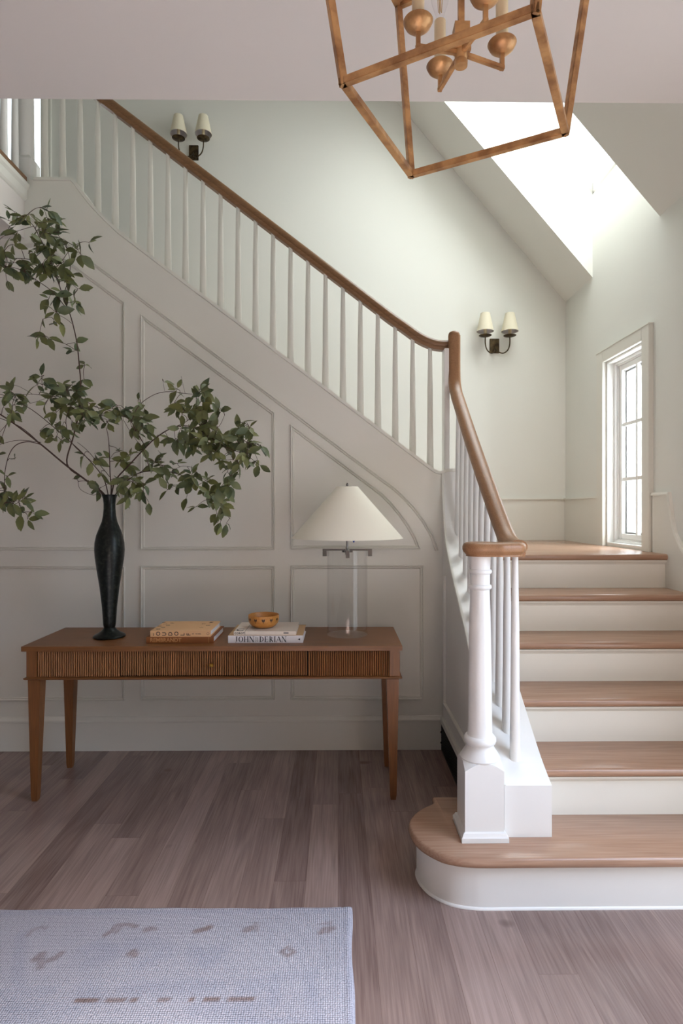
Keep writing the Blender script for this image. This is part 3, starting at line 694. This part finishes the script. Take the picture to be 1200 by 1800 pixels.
# 3: low twiggy branch spreading across the middle
branch('thin twiggy branch from the vase spreading leaves across the middle left',
  [([IN, (190, 862, Y0-.01), (180, 835, 2.95), (150, 800, 2.93), (120, 772, 2.9), (95, 750, 2.88), (60, 722, 2.86), (20, 700, 2.84), (-10, 690, 2.82)], .0028, .0013),
   ([(95, 750, 2.88), (80, 720, 2.92), (86, 700, 2.94), (60, 694, 2.95), (20, 697, 2.96), (-10, 703, 2.97)], .0016, .001),
   ([(150, 800, 2.93), (128, 778, 2.86), (118, 740, 2.84), (130, 712, 2.83), (148, 705, 2.83)], .0018, .001),
   ([IN, (183, 870, Y0), (163, 870, 2.96), (143, 860, 2.94), (139, 845, 2.93)], .0013, .001),
   ([(60, 694, 2.95), (35, 680, 2.94), (15, 678, 2.93)], .001, .0007), ([(86, 700, 2.94), (70, 706, 2.93), (56, 710, 2.93)], .001, .0007)],
  [(80, 668, 14, 10, 7, 2.9), (75, 682, 12, 12, 5, 2.9), (112, 690, 22, 18, 16, 2.88), (132, 688, 16, 16, 12, 2.86), (10, 690, 16, 12, 8, 2.84), (30, 702, 22, 12, 12, 2.86), (35, 722, 14, 10, 6, 2.87), (105, 718, 25, 14, 14, 2.86), (88, 700, 12, 12, 6, 2.88), (100, 745, 14, 12, 8, 2.87), (106, 768, 9, 12, 7, 2.88), (127, 755, 14, 16, 7, 2.86), (145, 730, 12, 20, 14, 2.84), (150, 712, 22, 12, 12, 2.84), (72, 762, 8, 6, 3, 2.88), (125, 845, 6, 6, 1, 2.93), (155, 725, 18, 12, 9, 2.84), (0, 805, 6, 8, 2, 2.86), (160, 850, 10, 8, 3, 2.94)], 13)
# 4: upright middle sprays over the vase mouth
branch('short leafy sprays rising straight above the vase mouth',
  [([IN, (197, 860, Y0+.01), (195, 835, 3.0), (194, 800, 3.0), (192, 770, 3.02), (188, 752, 3.02)], .0034, .0013),
   ([(194, 838, 3.0), (175, 815, 2.98), (155, 792, 2.96), (138, 778, 2.95)], .0017, .001),
   ([(144, 700, 2.9), (170, 716, 2.9), (200, 724, 2.9), (228, 738, 2.9), (242, 762, 2.9), (258, 788, 2.92)], .002, .001),
   ([(200, 842, 3.0), (225, 838, 2.96), (245, 832, 2.94), (262, 818, 2.92)], .0018, .001), ([(262, 818, 2.92), (252, 790, 2.9), (232, 762, 2.9), (218, 738, 2.9)], .0014, .001)],
  [(165, 722, 22, 12, 10, 2.9), (190, 730, 22, 14, 16, 2.9), (212, 728, 22, 14, 16, 2.9), (235, 740, 20, 16, 18, 2.9), (250, 752, 14, 14, 12, 2.9), (205, 715, 20, 6, 5, 2.9), (160, 800, 14, 10, 5, 2.95), (170, 806, 10, 8, 4, 2.96), (205, 802, 18, 10, 9, 3.0), (222, 812, 16, 8, 7, 2.98), (235, 800, 16, 10, 6, 2.94), (205, 838, 10, 10, 5, 3.0), (178, 858, 10, 10, 5, 2.98), (228, 845, 16, 14, 11, 2.94), (245, 856, 14, 14, 9, 2.93), (258, 872, 10, 12, 5, 2.92), (225, 868, 12, 10, 6, 2.94), (165, 845, 6, 10, 2, 2.96), (215, 858, 10, 8, 4, 2.95), (182, 838, 6, 8, 2, 3.0)], 14)
# 5: long branch to the right with the dense end
branch('long branch from the vase arching right with a dense leafy end',
  [([IN, (199, 862, Y0), (206, 842, 2.98), (228, 818, 2.95), (252, 792, 2.92), (275, 770, 2.9), (305, 752, 2.88), (335, 750, 2.86), (365, 765, 2.84), (395, 785, 2.82), (425, 795, 2.8), (442, 785, 2.8)], .004, .0015),
   ([(232, 742, 2.9), (240, 722, 2.92), (252, 707, 2.93), (275, 693, 2.93), (300, 689, 2.93), (325, 692, 2.92), (345, 694, 2.9)], .0019, .001),
   ([(232, 742, 2.9), (245, 765, 2.9), (258, 788, 2.91)], .0016, .0014),
   ([(290, 688, 2.93), (288, 676, 2.93), (287, 670, 2.93)], .0008, .0006), ([(326, 692, 2.92), (322, 676, 2.92), (319, 662, 2.92)], .0008, .0006),
   ([(305, 752, 2.88), (330, 740, 2.88), (345, 720, 2.88), (345, 695, 2.9)], .0016, .001), ([(365, 765, 2.84), (385, 750, 2.84), (395, 730, 2.84)], .0013, .0009), ([(395, 785, 2.82), (410, 810, 2.82), (405, 842, 2.82)], .0013, .0009), ([(425, 795, 2.8), (440, 760, 2.8), (432, 740, 2.8)], .0013, .0009)],
  [(340, 688, 14, 10, 6, 2.9), (358, 692, 12, 10, 7, 2.9), (310, 685, 6, 10, 3, 2.92), (290, 670, 3, 3, 1, 2.93), (352, 704, 10, 10, 6, 2.88), (312, 700, 12, 16, 8, 2.9), (325, 722, 28, 12, 16, 2.88), (300, 722, 20, 8, 6, 2.9), (335, 742, 26, 16, 26, 2.87), (312, 765, 20, 14, 10, 2.88), (272, 762, 10, 6, 3, 2.9), (362, 750, 22, 20, 24, 2.85), (385, 730, 14, 14, 6, 2.84), (388, 724, 8, 8, 3, 2.84), (345, 772, 22, 14, 14, 2.86), (380, 775, 26, 16, 26, 2.84), (410, 780, 22, 18, 26, 2.82), (430, 765, 16, 16, 14, 2.8), (428, 742, 8, 12, 6, 2.8), (445, 785, 16, 12, 14, 2.8), (430, 805, 18, 12, 16, 2.81), (455, 808, 10, 10, 6, 2.8), (408, 810, 18, 12, 12, 2.82), (412, 832, 16, 12, 10, 2.82), (400, 848, 12, 8, 5, 2.82), (395, 765, 18, 10, 10, 2.83), (338, 795, 10, 8, 3, 2.85), (315, 780, 10, 8, 4, 2.87), (372, 795, 14, 8, 5, 2.83), (258, 718, 6, 6, 2, 2.93), (248, 706, 5, 4, 2, 2.93), (256, 722, 5, 8, 1, 2.93), (345, 720, 16, 12, 10, 2.87)], 15)
# 6: low branch drooping to the right behind the books
branch('low branch from the vase drooping right above the stacked books',
  [([IN, (203, 872, Y0+.01), (222, 848, 3.02), (245, 832, 3.04), (272, 828, 3.05), (300, 830, 3.05), (325, 838, 3.04), (345, 850, 3.03), (365, 870, 3.02), (385, 892, 3.01), (405, 912, 3.0)], .003, .0011),
   ([(300, 830, 3.05), (320, 820, 3.03), (340, 822, 3.02)], .0012, .0008), ([(325, 838, 3.04), (322, 850, 3.03), (330, 868, 3.03)], .0009, .0007)],
  [(270, 808, 16, 8, 6, 3.04), (285, 815, 18, 12, 13, 3.04), (298, 826, 12, 10, 7, 3.04), (315, 812, 14, 8, 4, 3.03), (305, 860, 14, 6, 3, 3.03), (320, 848, 12, 8, 5, 3.03), (333, 832, 16, 10, 9, 3.03), (345, 842, 16, 12, 12, 3.02), (362, 852, 14, 12, 11, 3.02), (372, 868, 16, 14, 14, 3.01), (352, 892, 8, 6, 3, 3.02), (385, 885, 14, 12, 11, 3.01), (380, 905, 10, 10, 6, 3.0), (396, 918, 10, 8, 6, 3.0), (330, 872, 5, 10, 1, 3.03), (240, 850, 8, 8, 3, 3.03), (388, 860, 10, 10, 6, 3.01)], 16)

# ------------------------------------------------------------------ books
def text_obj(name, s_, size, loc, rot, m, parent, sx=1.0, ext=.0003, align='LEFT', space=1.0):
    cu = bpy.data.curves.new(name, 'FONT'); cu.body = s_; cu.size = size; cu.extrude = ext; cu.align_x = align; cu.space_character = space; cu.resolution_u = 3; cu.offset = .0004 if size > .012 else .0001
    t = bpy.data.objects.new(name, cu); C.objects.link(t); bpy.context.view_layer.update()
    dg = bpy.context.evaluated_depsgraph_get(); me = bpy.data.meshes.new_from_object(t.evaluated_get(dg)); me.materials.clear(); me.materials.append(m)
    C.objects.unlink(t); bpy.data.objects.remove(t)
    o = bpy.data.objects.new(name, me); C.objects.link(o); o.parent = parent
    o.matrix_local = Matrix.Translation(loc) @ rot @ Matrix.Diagonal((sx, 1, 1, 1)); return o
RX90 = Matrix.Rotation(PI/2, 4, 'X'); FLAT = Matrix.Identity(4)
def book(x, y, z, wd, dp, th, cov, label, cov_top=None, group=None):
    """spine faces the viewer (-y); origin at the front-left bottom corner"""
    r = empty('book', (x, y, z), label, 'book', group); c = .003
    mb = MB().box(0, wd, 0, c, 0, th).box(0, wd, c, dp, 0, c*.8).box(0, wd, c, dp, th-c*.8, th)
    link('cover', mb, cov, r, bevel=.0008)
    link('page_block', MB().box(.006, wd-.006, c, dp-.005, c*.8, th-c*.8), M['paper'], r)
    if cov_top: link('front_cover', MB().box(0, wd, .004, dp, th, th+.0005), cov_top, r)
    return r
by = 2.849
b1 = book(-.912, by, TZ, .321, .262, .0305, M['brown'], 'dark brown book with copper spine lettering, bottom of the left stack')
text_obj('spine_lettering', 'REMBRANDT', .026, (.018, -.0002, .0065), RX90, M['copper_ink'], b1, .98)
link('spine_line', MB().box(.296, .2975, -.0006, 0, .002, .0285), M['copper_ink'], b1)
b2 = book(-.893, by, TZ+.0305, .287, .245, .0285, M['tan'], 'tan book with large black spine letters, top of the left stack')
ROT = RX90 @ Matrix.Rotation(PI/2, 4, 'Z')
for i, ch in enumerate('OUDOLF'):
    text_obj('spine_lettering', ch, .027, (.047+.0288*i, -.0002, .0045 if ch not in 'LF' else .005), ROT, M['ink'], b2, .95, ext=.0003)
text_obj('spine_lettering', 'PIET', .0075, (.019, -.0002, .005), ROT, M['ink'], b2)
text_obj('spine_lettering', 'AT  WORK', .0085, (.198, -.0002, .011), RX90, M['ink'], b2, .95, space=1.1)
link('spine_emblem', MB().lathe([(.006, 0), (.006, .0006), (.0048, .0006), (.0048, 0)], n=20, caps=False), M['ink'], b2).matrix_local = Matrix.Translation((.274, 0, .0145)) @ Matrix.Rotation(PI/2, 4, 'X')
for ch, X, Y in (('O', .035, .03), ('U', .045, .075), ('D', .02, .105), ('O', .055, .125), ('L', .03, .165), ('F', .06, .19), ('P', .015, .2), ('I', .235, .07), ('E', .255, .125), ('T', .225, .165), ('W', .255, .195)):
    text_obj('cover_lettering', ch, .026, (X, Y, .0287), Matrix.Rotation(PI/2, 4, 'Z'), M['ink'], b2, 1.0)
b3 = book(-.524, by, TZ, .357, .268, .0350, M['white_cover'], 'thick white book with black title and kraft cover, bottom of the right stack', M['kraft'])
def seriftext(parent, s_, x, z, hgt, wch, m):
    """Roman capitals with slab serifs drawn as strokes"""
    S_ = {'J': [((.55, 1), (.55, .12), 1), ((.55, .12), (.3, -.1), 0), ((.3, -.1), (.05, .0), 0)], 'O': 'O', 'H': [((.18, 0), (.18, 1), 1), ((.82, 0), (.82, 1), 1), ((.18, .5), (.82, .5), 0)],
          'N': [((.15, 0), (.15, 1), 0), ((.15, 1), (.85, 0), 1), ((.85, 0), (.85, 1), 0)], 'D': 'D', 'E': [((.2, 0), (.2, 1), 1), ((.2, 1), (.8, 1), 0), ((.2, .5), (.68, .5), 0), ((.2, 0), (.82, 0), 0), ((.8, 1), (.8, .84), 0), ((.82, 0), (.82, .17), 0), ((.68, .42), (.68, .58), 0)],
          'R': 'R', 'I': [((.5, 0), (.5, 1), 1)], 'A': [((.08, 0), (.5, 1), 0), ((.5, 1), (.92, 0), 1), ((.22, .35), (.78, .35), 0)]}
    mb = MB(); cx = x
    def stroke(a, b, tk):
        a = Vector(a); b = Vector(b); d = (b-a); L_ = d.length
        if L_ < 1e-6: return
        d /= L_; nn = Vector((-d.y, d.x))*(tk/2); q = [a+nn, b+nn, b-nn, a-nn]
        mb.prism([(v.x, v.y) for v in q], -.0006, 0, 'y')
    for ch in s_:
        if ch == ' ': cx += wch*.55; continue
        w_ = wch*{'I': .45, 'J': .62, 'O': 1.12, 'N': 1.12, 'H': 1.1, 'D': 1.08, 'A': 1.08}.get(ch, .95)
        T1, T0 = .0042, .0014
        P = lambda u, v: (cx+w_*u, z+hgt*v)
        g = S_[ch]
        if g in ('O', 'D', 'R'):
            n = 18
            if g == 'O':
                out = [P(.5+.46*math.cos(2*PI*k/n), .5+.52*math.sin(2*PI*k/n)) for k in range(n)]; inn = [P(.5+.27*math.cos(2*PI*k/n), .5+.47*math.sin(2*PI*k/n)) for k in range(n)]
                vs = [(a, -.0006, b) for a, b in out]+[(a, -.0006, b) for a, b in inn]; mb.add(vs, [(k, (k+1) % n, n+(k+1) % n, n+k) for k in range(n)])
            else:
                stroke(P(.22, 0), P(.22, 1), T1); cy, ry = (.5, .5) if g == 'D' else (.75, .25); ex = .66 if g == 'D' else .5; n = 10
                out = [P(.25+ex*math.sin(PI*k/n), cy+ry*math.cos(PI*k/n)) for k in range(n+1)]; inn = [P(.25+(ex-.17)*math.sin(PI*k/n), cy+(ry-.05)*math.cos(PI*k/n)) for k in range(n+1)]
                vs = [(a, -.0006, b) for a, b in out]+[(a, -.0006, b) for a, b in inn]; mb.add(vs, [(k, k+1, n+2+k, n+1+k) for k in range(n)])
                if g == 'R': stroke(P(.42, .5), P(.88, 0), T1)
                for e in (0, 1): stroke(P(.04, e), P(.40, e), T0)
        else:
            for a, b, thick in g:
                stroke(P(*a), P(*b), T1 if thick else T0)
            for a, b, thick in g:
                if abs(a[0]-b[0]) < .01 and abs(a[1]-b[1]) > .6:
                    for q in (a, b):
                        if q[1] in (0, 1): stroke((P(*q)[0]-.0042, P(*q)[1]), (P(*q)[0]+.0042, P(*q)[1]), T0)
            if ch == 'A':
                for u in (.08, .92): stroke((P(u, 0)[0]-.0035, P(u, 0)[1]), (P(u, 0)[0]+.0035, P(u, 0)[1]), T0)
        cx += w_+.0018
    link('spine_lettering', mb, m, parent); return cx
xe = seriftext(b3, 'JOHN', .034, .0055, .0255, .0215, M['ink'])
text_obj('spine_lettering', 'PICTURE', .0062, (xe+.0085, -.0004, .0055), ROT, M['grey_ink'], b3); text_obj('spine_lettering', 'BOOK', .0075, (xe+.0165, -.0004, .0065), ROT, M['grey_ink'], b3)
xe = seriftext(b3, 'DERIAN', xe+.022, .0055, .0255, .0215, M['ink'])
link('spine_emblem', MB().prism([(.331, .0175), (.343, .0225), (.343, .0125)], -.0006, 0, 'y'), M['ink'], b3)
b4 = book(-.499, by+.012, TZ+.0356, .298, .235, .0175, M['cream'], 'thin cream book on top of the thick white book, under the bowl')
text_obj('spine_lettering', 'COROT', .0125, (.004, -.0002, .0045), RX90, M['ink'], b4, 1.0, space=1.15)
link('spine_line', MB().box(.0535, .0545, -.0006, 0, 0, .0175).box(.0535, .0545, .0, .235, .0173, .0179), M['ink'], b4)
link('spine_panel', MB().box(.238, .262, -.0006, 0, .006, .013), M['grey_ink'], b4)
text_obj('cover_lettering', 'C', .075, (.006, .01, .0177), FLAT, M['ink'], b4, .75)
# small wooden bowl on the books
bx = at(463.5, 1090, 2.965).x
bw_ = empty('bowl', (bx, 2.965, TZ+.0536), 'small honey-coloured wooden bowl with black leaf marks on the cream book', 'bowl')
link('bowl_body', MB().lathe([(.030, 0), (.046, .002), (.060, .010), (.070, .022), (.0745, .036), (.0755, .062), (.0735, .063), (.0715, .060), (.070, .036), (.062, .018), (.04, .008), (.001, .006)], n=48), M['bowl'], bw_, smooth=50)
n = 12
for k in range(n):
    mb = MB(); a0 = 2*PI*k/n+.1
    def on(u, v): 
        a = a0+u/.0755; rr = .0758 if v > .036 else .0758-.002*(.036-v)/.014; return (rr*math.cos(a), rr*math.sin(a), v)
    for du, dz in ((0, 0), (-.0055, .004), (.0055, .004)):
        ps = [(du, .047+dz*.4+.0045), (du+.0025, .044+dz*.4), (du*.5, .036), (du-.0025, .044+dz*.4)]
        vs = [on(u, v) for u, v in ps]; mb.add(vs, [(0, 1, 2, 3)])
    vs = [on(u, v) for u, v in ((-.001, .046), (.001, .046), (.0008, .030), (-.0008, .030))]; mb.add(vs, [(0, 1, 2, 3)])
    link('leaf_mark', mb, M['ink'], bw_)

# ------------------------------------------------------------------ table lamp
lx, ly = .0465, 3.03
lr = empty('table_lamp', (lx, ly, TZ), 'table lamp with wide white cone shade on clear glass cylinder, right on the console', 'lamp')
g = MB().lathe([(.103, .004), (.103, .428)], n=64, caps=False); g.lathe([(.0985, .014), (.0985, .428)], n=64, caps=False)
g.lathe([(.103, .428), (.0985, .428)], n=64, caps=False); g.lathe([(.103, .004), (.0001, .004)], n=64, caps=False);
link('glass_cylinder', g, M['clear'], lr, smooth=30)
mb = MB(); t = .007
for a in (0, PI/2):
    ca, sa = math.cos(a), math.sin(a)
    def bar(r0, r1, z0, z1, hw):
        vs = []
        for r_, s2 in ((r0, -hw), (r1, -hw), (r1, hw), (r0, hw)): vs.append((r_*ca-s2*sa, r_*sa+s2*ca))
        m_ = [(x_, y_, z0) for x_, y_ in vs]+[(x_, y_, z1) for x_, y_ in vs]
        mb.add(m_, [(3, 2, 1, 0), (4, 5, 6, 7), (0, 1, 5, 4), (1, 2, 6, 5), (2, 3, 7, 6), (3, 0, 4, 7)])
    bar(-.125, .125, .428, .437, .009)
    for s2 in (-1, 1): bar(s2*.1045, s2*.125, .400, .428, .009)
mb.lathe([(.028, .420), (.028, .430)], n=28)
link('metal_cross', mb, M['chrome'], lr)
link('lamp_stem', MB().lathe([(.0055, .43), (.0055, .56), (.014, .57), (.014, .62), (.004, .63), (.003, .755), (.006, .757), (.007, .763), (.003, .77)], n=16), M['chrome'], lr, smooth=40)
link('pull_switch', MB().lathe([(.005, .487), (.006, .478), (.002, .470)], (.032, -.03, 0), 12), M['blue'], lr)
sh = MB().lathe([(.282, .492), (.054, .752)], n=72, caps=False); sh.lathe([(.280, .4925), (.0525, .7515)], n=72, caps=False); sh.lathe([(.282, .492), (.280, .4925)], n=72, caps=False); sh.lathe([(.054, .752), (.0525, .7515)], n=72, caps=False)
shd = link('lamp_shade', sh, M['linen'], lr, smooth=40)
mb = MB()
for a in (0, 2*PI/3, 4*PI/3): mb.tube([(0, 0, .755), (.053*math.cos(a), .053*math.sin(a), .75)], .0015, 6)
link('shade_carrier', mb, M['chrome'], lr)

# ------------------------------------------------------------------ lantern chandelier
lcx, lcy = .2315, 1.123; z0 = CH+.75; z1 = 2.567; r0, r1 = .232, .307
d1 = Vector((.2874, .958, 0)); d1 = Vector((-.2874, .958, 0)); d2 = Vector((.958, .2874, 0))
cl = empty('lantern_chandelier', (lcx, lcy, z0), 'aged gold open-frame lantern chandelier hanging from the entrance ceiling', 'chandelier')
c0 = Vector((lcx, lcy, 0))
bot = [c0+d*r0+Vector((0, 0, z0+.006)) for d in (d1, d2, -d1, -d2)]
topc = [c0+d*r1+Vector((0, 0, z1)) for d in (d1, d2, -d1, -d2)]
def beam(a, b, wd, hint, name):
    t = (b-a).normalized(); s = t.cross(hint).normalized(); u = s.cross(t)
    vs = []
    for p in (a-t*wd*.5, b+t*wd*.5):
        for i, j in ((-1, -1), (1, -1), (1, 1), (-1, 1)): vs.append(p+s*(i*wd/2)+u*(j*wd/2))
    return link(name, MB().add(vs, [(3, 2, 1, 0), (4, 5, 6, 7), (0, 1, 5, 4), (1, 2, 6, 5), (2, 3, 7, 6), (3, 0, 4, 7)]), M['gold'], cl, bevel=.001)
for i in range(4):
    beam(bot[i], bot[(i+1) % 4], .0135, Vector((0, 0, 1)), 'frame_bar')
    beam(topc[i], topc[(i+1) % 4], .0135, Vector((0, 0, 1)), 'frame_bar')
    beam(bot[i], topc[i], .0135, (topc[i]-bot[i]).cross(bot[i]-c0), 'frame_bar')
    beam(topc[i], Vector((lcx, lcy, z1+.15))+(topc[i]-c0-Vector((0, 0, z1)))*.06, .011, (topc[i]-bot[i]).cross(bot[i]-c0), 'frame_bar')
zc = 2.208
link('hub', MB().lathe([(.004, -.004), (.012, -.003), (.0125, .006), (.010, .010), (.012, .014), (.012, .026), (.019, .028), (.019, .034)], (lcx, lcy, zc), 20).box(lcx-.014, lcx+.014, lcy-.014, lcy+.014, zc+.03, zc+.072), M['gold'], cl, smooth=40)
link('centre_rod', MB().box(lcx-.0055, lcx+.0055, lcy-.0055, lcy+.0055, zc+.072, z1+.16), M['gold'], cl)
for d in (d1, d2, -d1, -d2):
    a = Vector((lcx, lcy, zc+.022)); b = a+d*.088
    beam(a, b+Vector((0, 0, -.008)), .0085, Vector((0, 0, 1)), 'arm')
    link('upright', MB().box(b.x-.004, b.x+.004, b.y-.004, b.y+.004, zc+.010, zc+.052), M['gold'], cl)
    link('bobeche', MB().lathe([(.004, .040), (.014, .043), (.023, .051), (.0275, .060), (.0265, .0615), (.012, .056), (.002, .055)], (b.x, b.y, zc), 28), M['gold'], cl, smooth=60)
    link('candle_sleeve', MB().lathe([(.0115, .055), (.0115, .150), (.006, .152)], (b.x, b.y, zc), 20), M['candle'], cl, smooth=50)
    bu = link('light_bulb', MB().lathe([(.007, .150), (.009, .165), (.016, .185), (.0195, .205), (.017, .228), (.009, .252), (.001, .262)], (b.x, b.y, zc), 20), M['clear'], cl, smooth=60)
    fl = MB()
    for k in range(4):
        aa = PI/2*k; fl.tube([(b.x+.003*math.cos(aa), b.y+.003*math.sin(aa), zc+.168), (b.x+.0055*math.cos(aa), b.y+.0055*math.sin(aa), zc+.225)], .0007, 5)
    link('filament', fl, M['brass'], cl)
link('ceiling_stem', MB().tube([(lcx, lcy, z1+.15), (lcx, lcy, LC-.02)], .006, 10).lathe([(.06, 0), (.06, .012), (.02, .02)], (lcx, lcy, LC-.02), 28), M['gold'], cl)
rebase(cl)

# ------------------------------------------------------------------ rug
def flo(x, y): Y = (CH-.012)*F/(y-PY); return ((x-PX)*Y/F, Y)
rx0, rx1, ry0, ry1 = -2.55, .047, -.2, 2.052
NXr, NYr = 330, 290
vs = []; fs = []
rr = random.Random(3)
for j in range(NYr+1):
    for i in range(NXr+1):
        x = rx0+(rx1-rx0)*i/NXr; y = ry0+(ry1-ry0)*j/NYr
        e = min(x-rx0, rx1-x, y-ry0, ry1-y); 
        wob = .003*math.sin(y*9+1)+.002*math.sin(y*23)
        if rx1-x < .05: x += wob*(1-(rx1-x)/.05)
        if ry1-y < .05: y += (.003*math.sin(x*7)+.0015*math.sin(x*31))*(1-(ry1-y)/.05)
        z = .0125*min(1, (max(e, 0)/.012)**.5) if e < .012 else .0125
        if abs((ry1-y)-.026) < .005 or abs((rx1-x)-.03) < .004: z -= .002
        # clipped corner
        vs.append((x, y, max(z, .0005)+.0006*math.sin(x*3)*math.sin(y*4)))
for j in range(NYr):
    for i in range(NXr):
        a = j*(NXr+1)+i; fs.append((a, a+1, a+NXr+2, a+NXr+1))
me = bpy.data.meshes.new('rug'); me.from_pydata(vs, [], fs); me.update(); me.shade_smooth()
ca_ = me.color_attributes.new('pattern', 'FLOAT_COLOR', 'POINT')
def seg(px, py, a, b):
    ax, ay = a; bx_, by_ = b; dx, dy = bx_-ax, by_-ay; t = max(0, min(1, ((px-ax)*dx+(py-ay)*dy)/(dx*dx+dy*dy+1e-9))); return math.hypot(px-ax-t*dx, py-ay-t*dy)
brown = []
def bl(pts, wd, st_=1.0):
    q = [flo(*p) for p in pts]
    for a, b in zip(q, q[1:]): brown.append((a, b, wd, st_))
bl([(53, 1640), (62, 1630), (75, 1626), (84, 1628)], .010, .45); bl([(186, 1641), (200, 1632), (206, 1624), (225, 1622), (240, 1626)], .012, .7); bl([(206, 1636), (214, 1626)], .01, .6)
bl([(258, 1632), (266, 1630)], .016, .7); bl([(272, 1629), (274, 1632)], .010, .6); bl([(345, 1635), (362, 1631), (369, 1628)], .014, .9); bl([(432, 1634), (443, 1630)], .016, .8); bl([(450, 1622), (452, 1634)], .010, .5)
bl([(563, 1640), (570, 1632)], .012, .6); bl([(576, 1638), (581, 1630), (586, 1632)], .012, .6); bl([(563, 1624), (582, 1622)], .008, .4)
bl([(66, 1682), (76, 1674)], .018, .7); bl([(76, 1674), (74, 1696)], .016, .6); bl([(88, 1684), (100, 1680), (110, 1672)], .014, .7)
bl([(230, 1674), (236, 1670), (238, 1676)], .016, .7); bl([(494, 1672), (505, 1665), (517, 1673), (506, 1680), (494, 1672)], .009, .8)
for a, b in ((132, 176), (186, 222), (230, 244), (278, 300), (332, 342), (357, 388), (400, 448)): bl([(a+3, 1755), (b-3, 1754.5)], .0085, 1.0)
blue = []
for pts, wd in (([(150, 1668), (175, 1660), (200, 1672), (160, 1690)], .03), ([(232, 1660), (260, 1655), (300, 1668), (250, 1690)], .03), ([(340, 1670), (365, 1690), (390, 1668)], .028), ([(225, 1735), (380, 1732)], .03), ([(430, 1735), (455, 1728)], .03), ([(485, 1715), (550, 1712)], .02), ([(482, 1715), (480, 1760)], .02), ([(0, 1770), (130, 1772)], .03), ([(10, 1740), (90, 1738)], .02), ([(350, 1775), (440, 1772)], .03), ([(0, 1602), (620, 1600)], .012), ([(40, 1640), (30, 1800)], .02), ([(610, 1620), (622, 1800)], .018), ([(540, 1712), (560, 1800)], .02), ([(150, 1735), (170, 1750)], .03)):
    q = [flo(*p) for p in pts]
    for a, b in zip(q, q[1:]): blue.append((a, b, wd*1.2, .5))
base = lin((190, 186, 194)); cbl = lin((168, 168, 182)); cbr = lin((134, 110, 102)); cgr = lin((170, 165, 174))
from mathutils import noise as mn
for k, (x, y, z) in enumerate(vs):
    f = .5+.5*mn.noise(Vector((x*3, y*5, 0))); f2 = .5+.5*mn.noise(Vector((x*11, y*11, 5)))
    c = [base[i]*(1-.75*max(0, f*1.4-.4))+cgr[i]*.75*max(0, f*1.4-.4) for i in range(3)]
    a_ = 0
    for s0, s1, wd, st_ in blue:
        if y > min(s0[1], s1[1])-.08 and y < max(s0[1], s1[1])+.08:
            a_ = max(a_, st_*max(0, 1-seg(x, y, s0, s1)/wd)**.5*(.45+.9*f2) if seg(x, y, s0, s1) < wd else 0)
    if y < 1.6: a_ = max(a_, .6*max(0, math.sin(x*9)*math.sin(y*11))*f2*1.6)
    a_ = min(a_, .85); c = [c[i]*(1-a_)+cbl[i]*a_ for i in range(3)]
    a_ = 0
    for s0, s1, wd, st_ in brown:
        if abs(y-s0[1]) < .12:
            d_ = seg(x, y, s0, s1)
            if d_ < wd: a_ = max(a_, st_*min(1, 2*(1-d_/wd))*(.5+.6*f2))
    a_ = min(a_, .9); c = [c[i]*(1-a_)+cbr[i]*a_ for i in range(3)]
    ca_.data[k].color = (*c, 1)
mr = bpy.data.materials.new('woven_wool'); mr.use_nodes = True; nt = mr.node_tree; b = nt.nodes['Principled BSDF']; L = nt.links.new
va = nt.nodes.new('ShaderNodeVertexColor'); va.layer_name = 'pattern'
tc = nt.nodes.new('ShaderNodeTexCoord'); mpn = nt.nodes.new('ShaderNodeMapping'); mpn.inputs['Scale'].default_value = (150, 165, 1); L(tc.outputs['Object'], mpn.inputs[0])
vo = nt.nodes.new('ShaderNodeTexVoronoi'); vo.inputs['Scale'].default_value = 1; vo.inputs['Randomness'].default_value = .25; vo.voronoi_dimensions = '2D'; L(mpn.outputs[0], vo.inputs['Vector'])
nz = nt.nodes.new('ShaderNodeTexNoise'); nz.inputs['Scale'].default_value = 60; L(tc.outputs['Object'], nz.inputs['Vector'])
cr = nt.nodes.new('ShaderNodeValToRGB'); cr.color_ramp.elements[0].position = .25; cr.color_ramp.elements[1].position = .75; cr.color_ramp.elements[0].color = (1, 1, 1, 1); cr.color_ramp.elements[1].color = (.26, .25, .27, 1); L(vo.outputs['Distance'], cr.inputs['Fac'])
mm = nt.nodes.new('ShaderNodeMix'); mm.data_type = 'RGBA'; mm.blend_type = 'MULTIPLY'; mm.inputs['Factor'].default_value = .8; L(va.outputs['Color'], mm.inputs['A']); L(cr.outputs['Color'], mm.inputs['B'])
L(mm.outputs['Result'], b.inputs['Base Color']); b.inputs['Roughness'].default_value = .95; b.inputs['Specular IOR Level'].default_value = .1
bp = nt.nodes.new('ShaderNodeBump'); bp.invert = True; bp.inputs['Strength'].default_value = .8; bp.inputs['Distance'].default_value = .004; L(vo.outputs['Distance'], bp.inputs['Height']); L(bp.outputs['Normal'], b.inputs['Normal'])
me.materials.append(mr)
rug = bpy.data.objects.new('rug', me); C.objects.link(rug); tag(rug, 'pale grey-blue woven wool rug with faded brown motifs on the oak floor', 'rug')
